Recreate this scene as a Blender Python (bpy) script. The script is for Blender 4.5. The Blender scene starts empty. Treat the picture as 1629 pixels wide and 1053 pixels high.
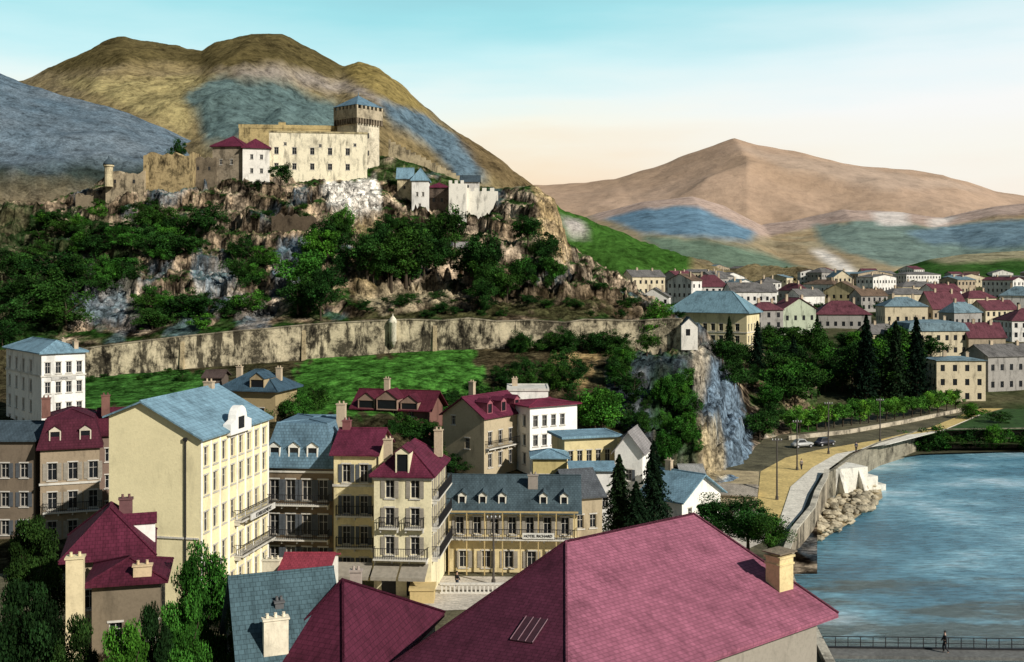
import bpy, math, random
import numpy as np
from mathutils import Vector, Matrix
random.seed(7); np.random.seed(7)
F=1700.0; CX=814.5; HY=440.0; CZ=34.0
scene=bpy.context.scene; COL=scene.collection
def WX(px,Y): return (px-CX)/F*Y
def ZP(py,Y): return CZ-(py-HY)/F*Y
def W2(px,Y): return (WX(px,Y),Y)
# ------------------------------------------------------------------ camera
cam=bpy.data.cameras.new('camera'); camo=bpy.data.objects.new('camera',cam); COL.objects.link(camo)
camo.location=(0,0,CZ); camo.rotation_euler=(math.radians(90),0,0)
cam.sensor_width=36; cam.lens=36*F/1629; cam.shift_y=-(526.5-HY)/1629
cam.clip_start=1; cam.clip_end=30000; scene.camera=camo
scene.view_settings.view_transform='Standard'; scene.view_settings.look='None'; scene.view_settings.exposure=0
# ------------------------------------------------------------------ light
sv=Vector((0.74,-0.62,0.60)).normalized()
sun=bpy.data.lights.new('sun','SUN'); sun.energy=5.0; sun.angle=math.radians(.5); sun.color=(1,.95,.87)
so=bpy.data.objects.new('sun',sun); COL.objects.link(so); so.rotation_euler=sv.to_track_quat('Z','Y').to_euler()
world=bpy.data.worlds.new("World"); scene.world=world; world.use_nodes=True
nt=world.node_tree; nt.nodes.clear()
def N(nt,t,**k):
    n=nt.nodes.new(t)
    for a,b in k.items(): setattr(n,a,b)
    return n
out=N(nt,'ShaderNodeOutputWorld'); sky=N(nt,'ShaderNodeTexSky',sky_type='NISHITA'); sky.sun_disc=False
sky.sun_elevation=math.asin(sv.z); sky.sun_rotation=math.atan2(sv.x,sv.y)
b1=N(nt,'ShaderNodeBackground'); b1.inputs[1].default_value=.05; nt.links.new(sky.outputs[0],b1.inputs[0])
tc=N(nt,'ShaderNodeTexCoord'); sp=N(nt,'ShaderNodeSeparateXYZ'); nt.links.new(tc.outputs['Generated'],sp.inputs[0])
def ramp(nt,stops,interp='LINEAR'):
    r=N(nt,'ShaderNodeValToRGB'); r.color_ramp.interpolation=interp
    e=r.color_ramp.elements
    while len(e)<len(stops): e.new(.5)
    for i,(p,c) in enumerate(stops):
        e[i].position=p; e[i].color=(c[0],c[1],c[2],1) if isinstance(c,(tuple,list)) else (c,c,c,1)
    return r
nz=N(nt,'ShaderNodeTexNoise'); mp=N(nt,'ShaderNodeMapping'); mp.inputs['Scale'].default_value=(2.5,2.5,16)
nt.links.new(tc.outputs['Generated'],mp.inputs[0]); nt.links.new(mp.outputs[0],nz.inputs['Vector']); nz.inputs['Scale'].default_value=1.6; nz.inputs['Detail'].default_value=5
ma=N(nt,'ShaderNodeMath',operation='MULTIPLY_ADD'); nt.links.new(nz.outputs[0],ma.inputs[0]); ma.inputs[1].default_value=.08
sb=N(nt,'ShaderNodeMath',operation='SUBTRACT'); nt.links.new(sp.outputs[2],sb.inputs[0]); sb.inputs[1].default_value=.04; nt.links.new(sb.outputs[0],ma.inputs[2])
rl=ramp(nt,[(0,(.95,.62,.40)),(.07,(.98,.68,.44)),(.1,(1.,.82,.60)),(.135,(1.,.98,.84)),(.165,(.86,.99,.96)),(.2,(.60,.92,.95)),(.24,(.38,.80,.86)),(.38,(.14,.24,.34)),(1,(.05,.10,.18))])
rr=ramp(nt,[(0,(.98,.84,.7)),(.06,(1.,.88,.76)),(.1,(1.,.97,.88)),(.15,(1.,1.,.98)),(.19,(.86,.98,1.)),(.24,(.50,.84,.9)),(.38,(.14,.24,.34)),(1,(.05,.10,.18))])
nt.links.new(ma.outputs[0],rl.inputs[0]); nt.links.new(ma.outputs[0],rr.inputs[0])
mr=N(nt,'ShaderNodeMapRange'); mr.inputs[1].default_value=.02; mr.inputs[2].default_value=.34; nt.links.new(sp.outputs[0],mr.inputs[0])
mx=N(nt,'ShaderNodeMixRGB'); nt.links.new(mr.outputs[0],mx.inputs[0]); nt.links.new(rl.outputs[0],mx.inputs[1]); nt.links.new(rr.outputs[0],mx.inputs[2])
b2=N(nt,'ShaderNodeBackground'); nt.links.new(mx.outputs[0],b2.inputs[0])
mr2=N(nt,'ShaderNodeMapRange'); mr2.inputs[1].default_value=-.4; mr2.inputs[2].default_value=.5; mr2.inputs[3].default_value=.4; mr2.inputs[4].default_value=1.1; nt.links.new(sp.outputs[1],mr2.inputs[0]); nt.links.new(mr2.outputs[0],b2.inputs[1])
ms=N(nt,'ShaderNodeMixShader'); ms.inputs[0].default_value=.84; nt.links.new(b1.outputs[0],ms.inputs[1]); nt.links.new(b2.outputs[0],ms.inputs[2]); nt.links.new(ms.outputs[0],out.inputs[0])
# ------------------------------------------------------------------ materials
MC={}
def newmat(name):
    m=bpy.data.materials.new(name); m.use_nodes=True; m.node_tree.nodes.clear(); t=m.node_tree
    o=N(t,'ShaderNodeOutputMaterial'); p=N(t,'ShaderNodeBsdfPrincipled'); t.links.new(p.outputs[0],o.inputs[0])
    p.inputs['Roughness'].default_value=.9; p.inputs['Specular IOR Level'].default_value=.12
    return m,t,p
def noise(t,vec,scale,detail=4,rough=.55,msc=None):
    n=N(t,'ShaderNodeTexNoise'); n.inputs['Scale'].default_value=scale; n.inputs['Detail'].default_value=detail; n.inputs['Roughness'].default_value=rough
    if msc:
        m=N(t,'ShaderNodeMapping'); m.inputs['Scale'].default_value=msc; t.links.new(vec,m.inputs[0]); vec=m.outputs[0]
    t.links.new(vec,n.inputs['Vector']); return n.outputs[0]
def mul(t,a,b,f=1.0,bt='MULTIPLY'):
    m=N(t,'ShaderNodeMixRGB',blend_type=bt)
    if isinstance(f,float): m.inputs[0].default_value=f
    else: t.links.new(f,m.inputs[0])
    for i,x in ((1,a),(2,b)):
        if isinstance(x,tuple): m.inputs[i].default_value=(x[0],x[1],x[2],1)
        else: t.links.new(x,m.inputs[i])
    return m.outputs[0]
def bump(t,p,h,strength,dist):
    b=N(t,'ShaderNodeBump'); b.inputs['Strength'].default_value=strength; b.inputs['Distance'].default_value=dist
    t.links.new(h,b.inputs['Height']); t.links.new(b.outputs[0],p.inputs['Normal'])
def rmp(t,v,stops):
    r=ramp(t,stops); t.links.new(v,r.inputs[0]); return r.outputs[0]
def plaster(c,stain=.5,nm='plaster'):
    k=('pl',c,stain)
    if k in MC: return MC[k]
    m,t,p=newmat(nm); g=N(t,'ShaderNodeNewGeometry').outputs['Position']
    a=rmp(t,noise(t,g,.3,6,.65),[(.3,1-stain*.4),(.46,1),(.7,1.08)])
    b=rmp(t,noise(t,g,1.0,5,.6,(.8,.8,.2)),[(.34,1-stain*.6),(.46,1),(1,1)])
    d=rmp(t,noise(t,g,4,5,.75),[(.3,1-stain*.35),(.5,1),(.7,1.06)])
    t.links.new(mul(t,mul(t,mul(t,c,a),b),d),p.inputs['Base Color']); bump(t,p,noise(t,g,6,5),.3,.04)
    MC[k]=m; return m
def stone(c,sc=1.0,dark=.35,th=0.0):
    k=('st',c,sc,dark,th)
    if k in MC: return MC[k]
    m,t,p=newmat('stone_masonry'); uv=N(t,'ShaderNodeUVMap').outputs[0]; g=N(t,'ShaderNodeNewGeometry').outputs['Position']
    br=N(t,'ShaderNodeTexBrick'); t.links.new(uv,br.inputs['Vector']); br.inputs['Scale'].default_value=1
    br.inputs['Brick Width'].default_value=.9*sc; br.inputs['Row Height'].default_value=.45*sc; br.inputs['Mortar Size'].default_value=.02*sc
    br.inputs['Color1'].default_value=(*c,1); br.inputs['Color2'].default_value=(*[x*.84 for x in c],1); br.inputs['Mortar'].default_value=(*[x*.7 for x in c],1)
    a=rmp(t,noise(t,g,.2,9,.78),[(.38+th,dark),(.48+th,.9),(.62,1.15)])
    b=rmp(t,noise(t,g,1.0,7,.72,(.5,.5,.16)),[(.38+th,dark),(.48+th,1),(1,1)])
    t.links.new(mul(t,mul(t,br.outputs[0],a),b),p.inputs['Base Color']); bump(t,p,noise(t,g,2.5,7,.7),.8,.15)
    MC[k]=m; return m
def roofm(c,tw=.34,th=.3,var=.45):
    k=('rf',c,tw,th,var)
    if k in MC: return MC[k]
    m,t,p=newmat('roof_tiles'); uv=N(t,'ShaderNodeUVMap').outputs[0]; g=N(t,'ShaderNodeNewGeometry').outputs['Position']
    br=N(t,'ShaderNodeTexBrick'); t.links.new(uv,br.inputs['Vector']); br.inputs['Scale'].default_value=1
    br.inputs['Brick Width'].default_value=tw; br.inputs['Row Height'].default_value=th; br.inputs['Mortar Size'].default_value=.02
    br.inputs['Color1'].default_value=(*c,1); br.inputs['Color2'].default_value=(*[x*.8 for x in c],1); br.inputs['Mortar'].default_value=(*[x*.5 for x in c],1)
    a=rmp(t,noise(t,g,.35,8,.75),[(.32,1-var),(.5,.97),(.7,1.15)])
    b=rmp(t,noise(t,uv,1.2,6,.75,(2.2,.3,1)),[(.32,1-var*.8),(.52,1),(.75,1.12)])
    t.links.new(mul(t,mul(t,br.outputs[0],a),b),p.inputs['Base Color']); p.inputs['Roughness'].default_value=.8; bump(t,p,br.outputs['Fac'],-.5,.04)
    MC[k]=m; return m
def flat(c,rough=.7,nm='paint',metal=0,spec=.2):
    k=('fl',c,rough,metal)
    if k in MC: return MC[k]
    m,t,p=newmat(nm); g=N(t,'ShaderNodeNewGeometry').outputs['Position']
    a=rmp(t,noise(t,g,2.5,4),[(.3,.8),(.7,1.12)]); t.links.new(mul(t,c,a),p.inputs['Base Color']); p.inputs['Roughness'].default_value=rough; p.inputs['Metallic'].default_value=metal; p.inputs['Specular IOR Level'].default_value=spec
    MC[k]=m; return m
def foliage(c):
    k=('fo',c)
    if k in MC: return MC[k]
    m,t,p=newmat('foliage'); at=N(t,'ShaderNodeAttribute'); at.attribute_name='Col'; oi=N(t,'ShaderNodeObjectInfo')
    r=rmp(t,oi.outputs['Random'],[(0,(.5,.6,.6)),(.5,(.95,1,1)),(1,(1.4,1.25,.9))])
    t.links.new(mul(t,mul(t,c,at.outputs[0]),r),p.inputs['Base Color']); p.inputs['Roughness'].default_value=.8; p.inputs['Specular IOR Level'].default_value=.05
    MC[k]=m; return m
def terrain_mat(nm,sc,lo,hi,bs,bd,vor=None,fine=5,flo=.5,fhi=1.35):
    m,t,p=newmat(nm); g=N(t,'ShaderNodeNewGeometry').outputs['Position']; at=N(t,'ShaderNodeAttribute'); at.attribute_name='Col'
    n1=noise(t,g,sc,12,.75); a=rmp(t,n1,[(.36,lo),(.49,1),(.64,hi)])
    c=mul(t,at.outputs[0],a)
    c=mul(t,c,rmp(t,noise(t,g,sc*fine,8,.75),[(.36,flo),(.5,1),(.64,fhi)]))
    if vor:
        v=N(t,'ShaderNodeTexVoronoi',feature='DISTANCE_TO_EDGE'); v.inputs['Scale'].default_value=vor
        nn=N(t,'ShaderNodeTexNoise'); nn.inputs['Scale'].default_value=vor*1.5; nn.inputs['Detail'].default_value=6; t.links.new(g,nn.inputs['Vector'])
        sc_=N(t,'ShaderNodeVectorMath',operation='MULTIPLY_ADD'); t.links.new(nn.outputs['Color'],sc_.inputs[0]); sc_.inputs[1].default_value=(5,5,5); t.links.new(g,sc_.inputs[2])
        t.links.new(sc_.outputs[0],v.inputs['Vector'])
        c=mul(t,c,rmp(t,v.outputs[0],[(0,.12),(.08,.7),(.22,1)]),.7)  # crevice shade painted into the rock colour along the cell edges
    t.links.new(c,p.inputs['Base Color']); bump(t,p,n1,bs,bd); p.inputs['Specular IOR Level'].default_value=0
    return m
WHITE=(.80,.78,.72); CREAM=(.74,.63,.36); MAR=(.14,.026,.052); PINK=(.36,.125,.18); SLB=(.15,.25,.32); SLG=(.07,.10,.12); SLL=(.22,.36,.44)
M_pane=flat((.010,.012,.015),.3,'window_glass',spec=.4); M_frame=flat((.55,.52,.46),.6); M_dark=flat((.03,.03,.03),.6); M_iron=flat((.02,.02,.022),.5); M_bark=flat((.06,.045,.03),.95)
M_shut=flat((.30,.27,.22),.8); M_shutd=flat((.09,.10,.11),.8); M_conc=plaster((.62,.59,.52),.5)
# ------------------------------------------------------------------ mesh builder
class MB:
    def __init__(s,xf=None): s.v=[]; s.f=[]; s.xf=xf
    def add(s,pts,faces):
        b=len(s.v)
        for p in pts: s.v.append(tuple(s.xf(*p)) if s.xf else tuple(p))
        for f in faces: s.f.append(tuple(b+i for i in f))
    def poly(s,pts): s.add(pts,[tuple(range(len(pts)))])
    def box(s,x0,x1,y0,y1,z0,z1):
        s.add([(x0,y0,z0),(x1,y0,z0),(x1,y1,z0),(x0,y1,z0),(x0,y0,z1),(x1,y0,z1),(x1,y1,z1),(x0,y1,z1)],[(0,3,2,1),(4,5,6,7),(0,1,5,4),(1,2,6,5),(2,3,7,6),(3,0,4,7)])
    def tube(s,p,q,r0,r1,n=8,cap=True):
        p=Vector(p); q=Vector(q); d=(q-p).normalized(); a=d.orthogonal().normalized(); b=d.cross(a)
        pts=[]
        for c,r in ((p,r0),(q,r1)):
            for i in range(n):
                t=2*math.pi*i/n; pts.append(tuple(c+a*math.cos(t)*r+b*math.sin(t)*r))
        fs=[(i,(i+1)%n,n+(i+1)%n,n+i) for i in range(n)]
        if cap: fs+= [tuple(range(n))[::-1],tuple(range(n,2*n))]
        s.add(pts,fs)
    def lathe(s,c,prof,n=14):
        pts=[]
        for r,z in prof:
            for i in range(n):
                t=2*math.pi*i/n; pts.append((c[0]+r*math.cos(t),c[1]+r*math.sin(t),c[2]+z))
        fs=[]
        for k in range(len(prof)-1):
            for i in range(n): fs.append((k*n+i,k*n+(i+1)%n,(k+1)*n+(i+1)%n,(k+1)*n+i))
        fs.append(tuple(range(n))[::-1]); fs.append(tuple((len(prof)-1)*n+i for i in range(n)))
        s.add(pts,fs)
    def prism(s,poly,z0,z1):
        n=len(poly); s.add([(x,y,z0) for x,y in poly]+[(x,y,z1) for x,y in poly],[tuple(range(n))[::-1],tuple(range(n,2*n))]+[(i,(i+1)%n,n+(i+1)%n,n+i) for i in range(n)])
    def mesh(s,name,mat,smooth=False):
        me=bpy.data.meshes.new(name); me.from_pydata(s.v,[],s.f); me.materials.append(mat)
        uv=me.uv_layers.new(name='UVMap'); d=[0.0]*(2*len(me.loops)); V=me.vertices
        for pl in me.polygons:
            n=pl.normal; u=Vector((-n.y,n.x,0))
            if u.length<1e-4: u=Vector((1,0,0))
            u.normalize(); w=n.cross(u)
            for li in pl.loop_indices:
                c=V[me.loops[li].vertex_index].co; d[2*li]=c.dot(u); d[2*li+1]=c.dot(w)
        uv.data.foreach_set('uv',d)
        if smooth: me.polygons.foreach_set('use_smooth',[True]*len(me.polygons))
        me.update(); return me
    def build(s,name,mat,parent=None,smooth=False):
        return link(name,s.mesh(name,mat,smooth),parent)
def link(name,me,parent=None,loc=None,rz=None):
    o=bpy.data.objects.new(name,me); COL.objects.link(o)
    if parent is not None: o.parent=parent
    if loc is not None: o.location=loc
    if rz is not None: o.rotation_euler=(0,0,rz)
    return o
def tag(o,label,cat,group=None,kind=None):
    if label: o['label']=label
    if cat: o['category']=cat
    if group: o['group']=group
    if kind: o['kind']=kind
    return o
def thing(name,label,cat,loc,rz=0,group=None):
    return tag(link(name,None,None,loc,rz),label,cat,group)
# ------------------------------------------------------------------ houses
WM={}
def winmesh(w,h,simple,fm,sh):
    k=(round(w,2),round(h,2),simple,id(fm),id(sh) if sh else 0)
    if k in WM: return WM[k]
    if simple:
        b=MB(); b.box(-w/2,w/2,.12,.16,0,h); r=(b.mesh('window',M_pane),None,None)
    else:
        b=MB(); t=.055
        b.box(-w/2,-w/2+t,.14,.2,0,h); b.box(w/2-t,w/2,.14,.2,0,h); b.box(-w/2+t,w/2-t,.14,.2,0,t); b.box(-w/2+t,w/2-t,.14,.2,h-t,h)
        b.box(-.02,.02,.15,.2,t,h-t); b.box(-w/2+t,-.02,.155,.195,h*.62,h*.62+.035); b.box(.02,w/2-t,.155,.195,h*.62,h*.62+.035)
        b.box(-w/2-.12,w/2+.12,-.1,-.002,-.12,-.002)
        b.box(-w/2-.1,w/2+.1,-.05,-.003,h+.003,h+.14)
        q=MB(); q.box(-w/2+.02,w/2-.02,.205,.215,.02,h-.02)
        s_=None
        if sh:
            s_=[]
            for sg in (-1,1):
                m=MB(); a=sg*(w/2+.02); e=sg*(w/2+w*.5)
                m.box(min(a,e),max(a,e),-.06,-.004,.0,h)
                for kk in range(int(h/.16)): m.box(min(a,e)+.04,max(a,e)-.04,-.075,-.061,.06+kk*.16,.13+kk*.16)
                s_.append(m.mesh('shutter',sh))
        r=(b.mesh('window',fm),q.mesh('pane',M_pane),s_)
    WM[k]=r; return r
def grid(n,u0,du,zs,w,h): return [(u0+i*du,z,w,h) for z in zs for i in range(n)]
def house(name,label,A,B,depth,z0,ze,zr,roof='gable_x',wall=None,rm=None,wins=None,o=.4,chim=(),dorm=(),balc=(),bands=(),simple=False,shut=None,fm=None,ridge_u=None,zl=None,group=None,cat='house',inset=1.0,zm=None,doors=(),down=3.0):
    fm=fm or M_frame; wall=wall or plaster(WHITE); rm=rm or roofm(SLB)
    A=Vector(A); B=Vector(B); w=(B-A).length; d=depth; a=math.atan2(B.y-A.y,B.x-A.x); H=ze-z0; HR=zr-z0
    t=thing(name,label,cat,(A.x,A.y,z0),a,group)
    faces={'F':((0,0),(1,0),w),'R':((w,0),(0,1),d),'L':((0,d),(0,-1),d),'K':((w,d),(-1,0),w)}
    def fx(k,dz=0):
        (ox,oy),(ux,uy),ln=faces[k]; nx,ny=-uy,ux
        return lambda u,v,z:(ox+ux*u+nx*v,oy+uy*u+ny*v,z+dz)
    wb=MB(); wins=wins or {}
    for k,((ox,oy),(ux,uy),ln) in faces.items():
        ws=[q for q in wins.get(k,[]) if q[0]-q[2]/2>.05 and q[0]+q[2]/2<ln-.05 and q[1]+q[3]<H-.02]
        ds=[q for q in doors if q[0]==k]
        holes=[(q[0]-q[2]/2,q[0]+q[2]/2,q[1],q[1]+q[3]) for q in ws]+[(q[1]-q[2]/2,q[1]+q[2]/2,.0,q[3]) for q in ds]
        us=sorted(set([0,ln]+[round(x,4) for h in holes for x in h[:2]])); zs=sorted(set([-down,0,H]+[round(x,4) for h in holes for x in h[2:]]))
        wb.xf=fx(k)
        for i in range(len(us)-1):
            for j in range(len(zs)-1):
                cu=(us[i]+us[i+1])/2; cz=(zs[j]+zs[j+1])/2
                if any(h[0]<cu<h[1] and h[2]<cz<h[3] for h in holes): continue
                wb.poly([(us[i],0,zs[j]),(us[i+1],0,zs[j]),(us[i+1],0,zs[j+1]),(us[i],0,zs[j+1])])
        for h in holes:
            u0,u1,a0,a1=h; D=.22
            wb.poly([(u0,0,a0),(u0,D,a0),(u0,D,a1),(u0,0,a1)]); wb.poly([(u1,0,a0),(u1,0,a1),(u1,D,a1),(u1,D,a0)])
            wb.poly([(u0,0,a0),(u1,0,a0),(u1,D,a0),(u0,D,a0)]); wb.poly([(u0,0,a1),(u0,D,a1),(u1,D,a1),(u1,0,a1)])
        for q in ws:
            me,pn,sh=winmesh(q[2],q[3],simple,fm,shut)
            x,y,z=fx(k)(q[0],0,q[1]); wo=link('window',me,t,(x,y,z),math.atan2(uy,ux))
            if pn: link('pane',pn,wo)
            if sh:
                for s_ in sh: link('shutter',s_,wo)
        for q in ds:
            m=MB(fx(k)); m.box(q[1]-q[2]/2,q[1]+q[2]/2,.12,.2,0.01,q[3]); m.box(q[1]-q[2]/2+.2,q[1]-.05,.1,.119,.2,q[3]-.3); m.box(q[1]+.05,q[1]+q[2]/2-.2,.1,.119,.2,q[3]-.3); m.build('door',M_dark,t)
    wb.xf=None; HL=(zl-z0) if zl else H; ru=ridge_u if ridge_u else w/2
    if roof=='gable_y':
        for y in (0,d): wb.poly([(0,y,H),(w,y,H),(ru,y,HR),(0,y,HL)] if HL>H+.01 else [(0,y,H),(w,y,H),(ru,y,HR)])
        if HL>H+.01: wb.poly([(0,0,H),(0,d,H),(0,d,HL),(0,0,HL)])
    if roof=='gable_x':
        for x in (0,w): wb.poly([(x,0,H),(x,d,H),(x,d/2,HR)])
    wb.build('wall',wall,t)
    r=MB(); T=.16
    def slab(pts):
        n=len(pts); up=[(x,y,z+T) for x,y,z in pts]; r.add(list(pts)+up,[tuple(range(n))[::-1],tuple(range(n,2*n))]+[(i,(i+1)%n,n+(i+1)%n,n+i) for i in range(n)])
    if roof=='gable_x':
        s=(HR-H)/(d/2); e=H-o*s
        slab([(-o,-o,e),(w+o,-o,e),(w+o,d/2,HR),(-o,d/2,HR)]); slab([(w+o,d+o,e),(-o,d+o,e),(-o,d/2,HR),(w+o,d/2,HR)])
        r.tube((-o,d/2,HR+T),(w+o,d/2,HR+T),.1,.1,6)
    elif roof=='gable_y':
        s1=(HR-HL)/ru; s2=(HR-H)/(w-ru)
        slab([(ru,-o,HR),(ru,d+o,HR),(-o,d+o,HL-o*s1),(-o,-o,HL-o*s1)]); slab([(ru,-o,HR),(w+o,-o,H-o*s2),(w+o,d+o,H-o*s2),(ru,d+o,HR)])
        r.tube((ru,-o,HR+T),(ru,d+o,HR+T),.1,.1,6)
    elif roof=='flat':
        r.box(-o,w+o,-o,d+o,H,H+.25)
        if HR>H+.3:
            r.box(-o,w+o,-o,-o+.25,H+.25,HR); r.box(-o,w+o,d+o-.25,d+o,H+.25,HR); r.box(-o,-o+.25,-o+.25,d+o-.25,H+.25,HR); r.box(w+o-.25,w+o,-o+.25,d+o-.25,H+.25,HR)
    else:
        x0,x1,y0,y1,zz_=-o,w+o,-o,d+o,H
        r.box(x0,x1,y0,y1,zz_-.12,zz_+.02); zz_+=.02
        if roof=='mansard':
            m=inset; zmid=(zm-z0) if zm else H+(HR-H)*.72
            a_=[(x0,y0),(x1,y0),(x1,y1),(x0,y1)]; b_=[(x0+m,y0+m),(x1-m,y0+m),(x1-m,y1-m),(x0+m,y1-m)]
            for i in range(4):
                j=(i+1)%4; r.poly([(*a_[i],zz_),(*a_[j],zz_),(*b_[j],zmid),(*b_[i],zmid)])
            x0,x1,y0,y1,zz_=x0+m,x1-m,y0+m,y1-m,zmid
        W_,D_=x1-x0,y1-y0
        if W_>=D_: p1=(x0+D_/2,y0+D_/2,HR); p2=(x1-D_/2,y0+D_/2,HR)
        else: p1=(x0+W_/2,y0+W_/2,HR); p2=(x0+W_/2,y1-W_/2,HR)
        c=[(x0,y0,zz_),(x1,y0,zz_),(x1,y1,zz_),(x0,y1,zz_)]
        if W_>=D_: fs=[[c[0],c[1],p2,p1],[c[1],c[2],p2],[c[2],c[3],p1,p2],[c[3],c[0],p1]]
        else: fs=[[c[0],c[1],p1],[c[1],c[2],p2,p1],[c[2],c[3],p2],[c[3],c[0],p1,p2]]
        for f in fs: r.poly(f)
        if not simple:
            for cc,pp in ((c[0],p1),(c[3],p1 if W_>=D_ else p2),(c[1],p2 if W_>=D_ else p1),(c[2],p2)): r.tube((cc[0],cc[1],cc[2]+.03),(pp[0],pp[1],pp[2]+.03),.08,.08,6)
            r.tube(p1,p2,.1,.1,6)
    ro=r.build('roof',rm,t)
    for q in chim:
        x,y,zb,zt=q[:4]; cw=q[4] if len(q)>4 else .8; cd=q[5] if len(q)>5 else .55; m=MB(); m.box(x-cw/2,x+cw/2,y-cd/2,y+cd/2,zb-z0,zt-z0); m.box(x-cw/2-.07,x+cw/2+.07,y-cd/2-.07,y+cd/2+.07,zt-z0,zt-z0+.1)
        np_=max(2,int(cw/.4))
        for i in range(np_):
            cx=x-cw/2+(i+.5)*cw/np_; m.lathe((cx,y,zt-z0+.1),[(.09,0),(.1,.04),(.08,.22),(.1,.26)],8)
        m.build('chimney',q[6] if len(q)>6 else plaster((.5,.4,.28),.6),ro)
    for q in dorm:
        k,u,v,zb,dw,dh,dd,dm=q; zb-=z0; m=MB(fx(k)); e=.12
        m.box(u-dw/2,u-dw/2+e,v,v+dd,zb,zb+dh); m.box(u+dw/2-e,u+dw/2,v,v+dd,zb,zb+dh); m.box(u-dw/2+e,u+dw/2-e,v,v+dd,zb,zb+.15); m.box(u-dw/2+e,u+dw/2-e,v,v+dd,zb+dh-.15,zb+dh)
        m.poly([(u-dw/2,v,zb+dh),(u+dw/2,v,zb+dh),(u,v,zb+dh+dw*.35)])
        do=m.build('dormer',dm,t)
        m=MB(fx(k)); oo=.12; hh=dw*.35+.02
        for sg in (-1,1):
            pts=[(u+sg*(dw/2+oo),v-oo,zb+dh-.05),(u,v-oo,zb+dh+hh+.05),(u,v+dd,zb+dh+hh+.05),(u+sg*(dw/2+oo),v+dd,zb+dh-.05)]
            m.add(pts+[(a1,b1_,c1+.1) for a1,b1_,c1 in pts],[(0,1,2,3),(7,6,5,4),(0,4,5,1),(3,2,6,7),(0,3,7,4)])
        m.build('dormer_roof',rm,do)
        m=MB(fx(k)); m.box(u-dw/2+e,u+dw/2-e,v+.12,v+.16,zb+.15,zb+dh-.15); m.build('window_pane',M_pane,do)
    for q in balc:
        k,u0,u1,z,dp=q; m=MB(fx(k)); m.box(u0,u1,-dp,-.003,z-.15,z)
        for i in range(max(2,int((u1-u0)/1.5)+1)):
            uu=u0+.1+(u1-u0-.2)*i/max(1,int((u1-u0)/1.5)); m.box(uu-.06,uu+.06,-dp*.7,-.004,z-.45,z-.152)
        bo=m.build('balcony',M_conc,t)
        m=MB(fx(k)); n=int((u1-u0)/.22)
        for i in range(n+1):
            uu=u0+.03+(u1-u0-.06)*i/n; m.box(uu-.018,uu+.018,-dp+.02,-dp+.05,z+.002,z+.95)
        m.box(u0,u1,-dp+.01,-dp+.06,z+.95,z+1.01); m.box(u0,u1,-dp+.01,-dp+.06,z+.12,z+.16)
        for uu in (u0,u1-.04):
            m.box(uu,uu+.04,-dp+.061,-.01,z+.95,z+1.0)
            for i in range(1,4): m.box(uu,uu+.03,-dp+dp*i/4,-dp+dp*i/4+.03,z+.002,z+.949)
        m.build('railing',M_iron,bo)
    for z in bands:
        m=MB(); e=.12; m.box(-e,w+e,-e,-.003,z,z+.22); m.box(-e,w+e,d+.003,d+e,z,z+.22); m.box(-e,-.003,-.002,d+.002,z,z+.22); m.box(w+.003,w+e,-.002,d+.002,z,z+.22); m.build('string_course',M_conc,t)
    return t,fx
def text(parent,s,size,mat,loc,rz,name='lettering'):
    c=bpy.data.curves.new('txt','FONT'); c.body=s; c.size=size; c.extrude=.02; c.align_x='CENTER'; c.align_y='CENTER'
    o=bpy.data.objects.new('txt',c); COL.objects.link(o); dg=bpy.context.evaluated_depsgraph_get(); me=bpy.data.meshes.new_from_object(o.evaluated_get(dg)); bpy.data.objects.remove(o)
    me.materials.clear(); me.materials.append(mat); me.transform(Matrix.Rotation(math.pi/2,4,'X')); return link(name,me,parent,loc,rz)
# ------------------------------------------------------------------ noise
_rng=np.random.RandomState(3); PT=_rng.rand(256,256)
def vn(x,y):
    xi=np.floor(x).astype(int); yi=np.floor(y).astype(int); fx=x-xi; fy=y-yi; fx=fx*fx*(3-2*fx); fy=fy*fy*(3-2*fy)
    a=PT[xi&255,yi&255]; b=PT[(xi+1)&255,yi&255]; c=PT[xi&255,(yi+1)&255]; d=PT[(xi+1)&255,(yi+1)&255]
    return (a*(1-fx)+b*fx)*(1-fy)+(c*(1-fx)+d*fx)*fy
def fbm(x,y,o=5,g=.5,ridge=False):
    s=0;a=1;t=0
    for i in range(o):
        c_,s_=math.cos(i*.7),math.sin(i*.7)
        n=vn((x*c_-y*s_)*2**i+17.3*i,(x*s_+y*c_)*2**i+5.1*i); n=(1-abs(2*n-1)) if ridge else n
        s=s+a*n; t+=a; a*=g
    return s/t
def inpoly(px,py,poly):
    r=np.zeros(px.shape,bool); n=len(poly)
    for i in range(n):
        x1,y1=poly[i]; x2,y2=poly[(i+1)%n]
        if y1==y2: continue
        c=((y1>py)!=(y2>py))&(px<(x2-x1)*(py-y1)/(y2-y1)+x1); r^=c
    return r
def blur(Z,k):
    for ax in (0,1):
        P=np.pad(Z,[(k,k) if i==ax else (0,0) for i in (0,1)],mode='edge'); S=0
        for i in range(2*k+1): S=S+np.take(P,range(i,i+Z.shape[ax]),axis=ax)
        Z=S/(2*k+1)
    return Z
def smoothcols(cols,vals,pxs):
    i=np.clip(np.searchsorted(cols,pxs)-1,0,len(cols)-2); c=np.array(cols,float); v=np.array(vals,float)
    t=np.clip((pxs-c[i])/(c[i+1]-c[i]),0,1); return v[i]*(1-t)+v[i+1]*t
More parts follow.
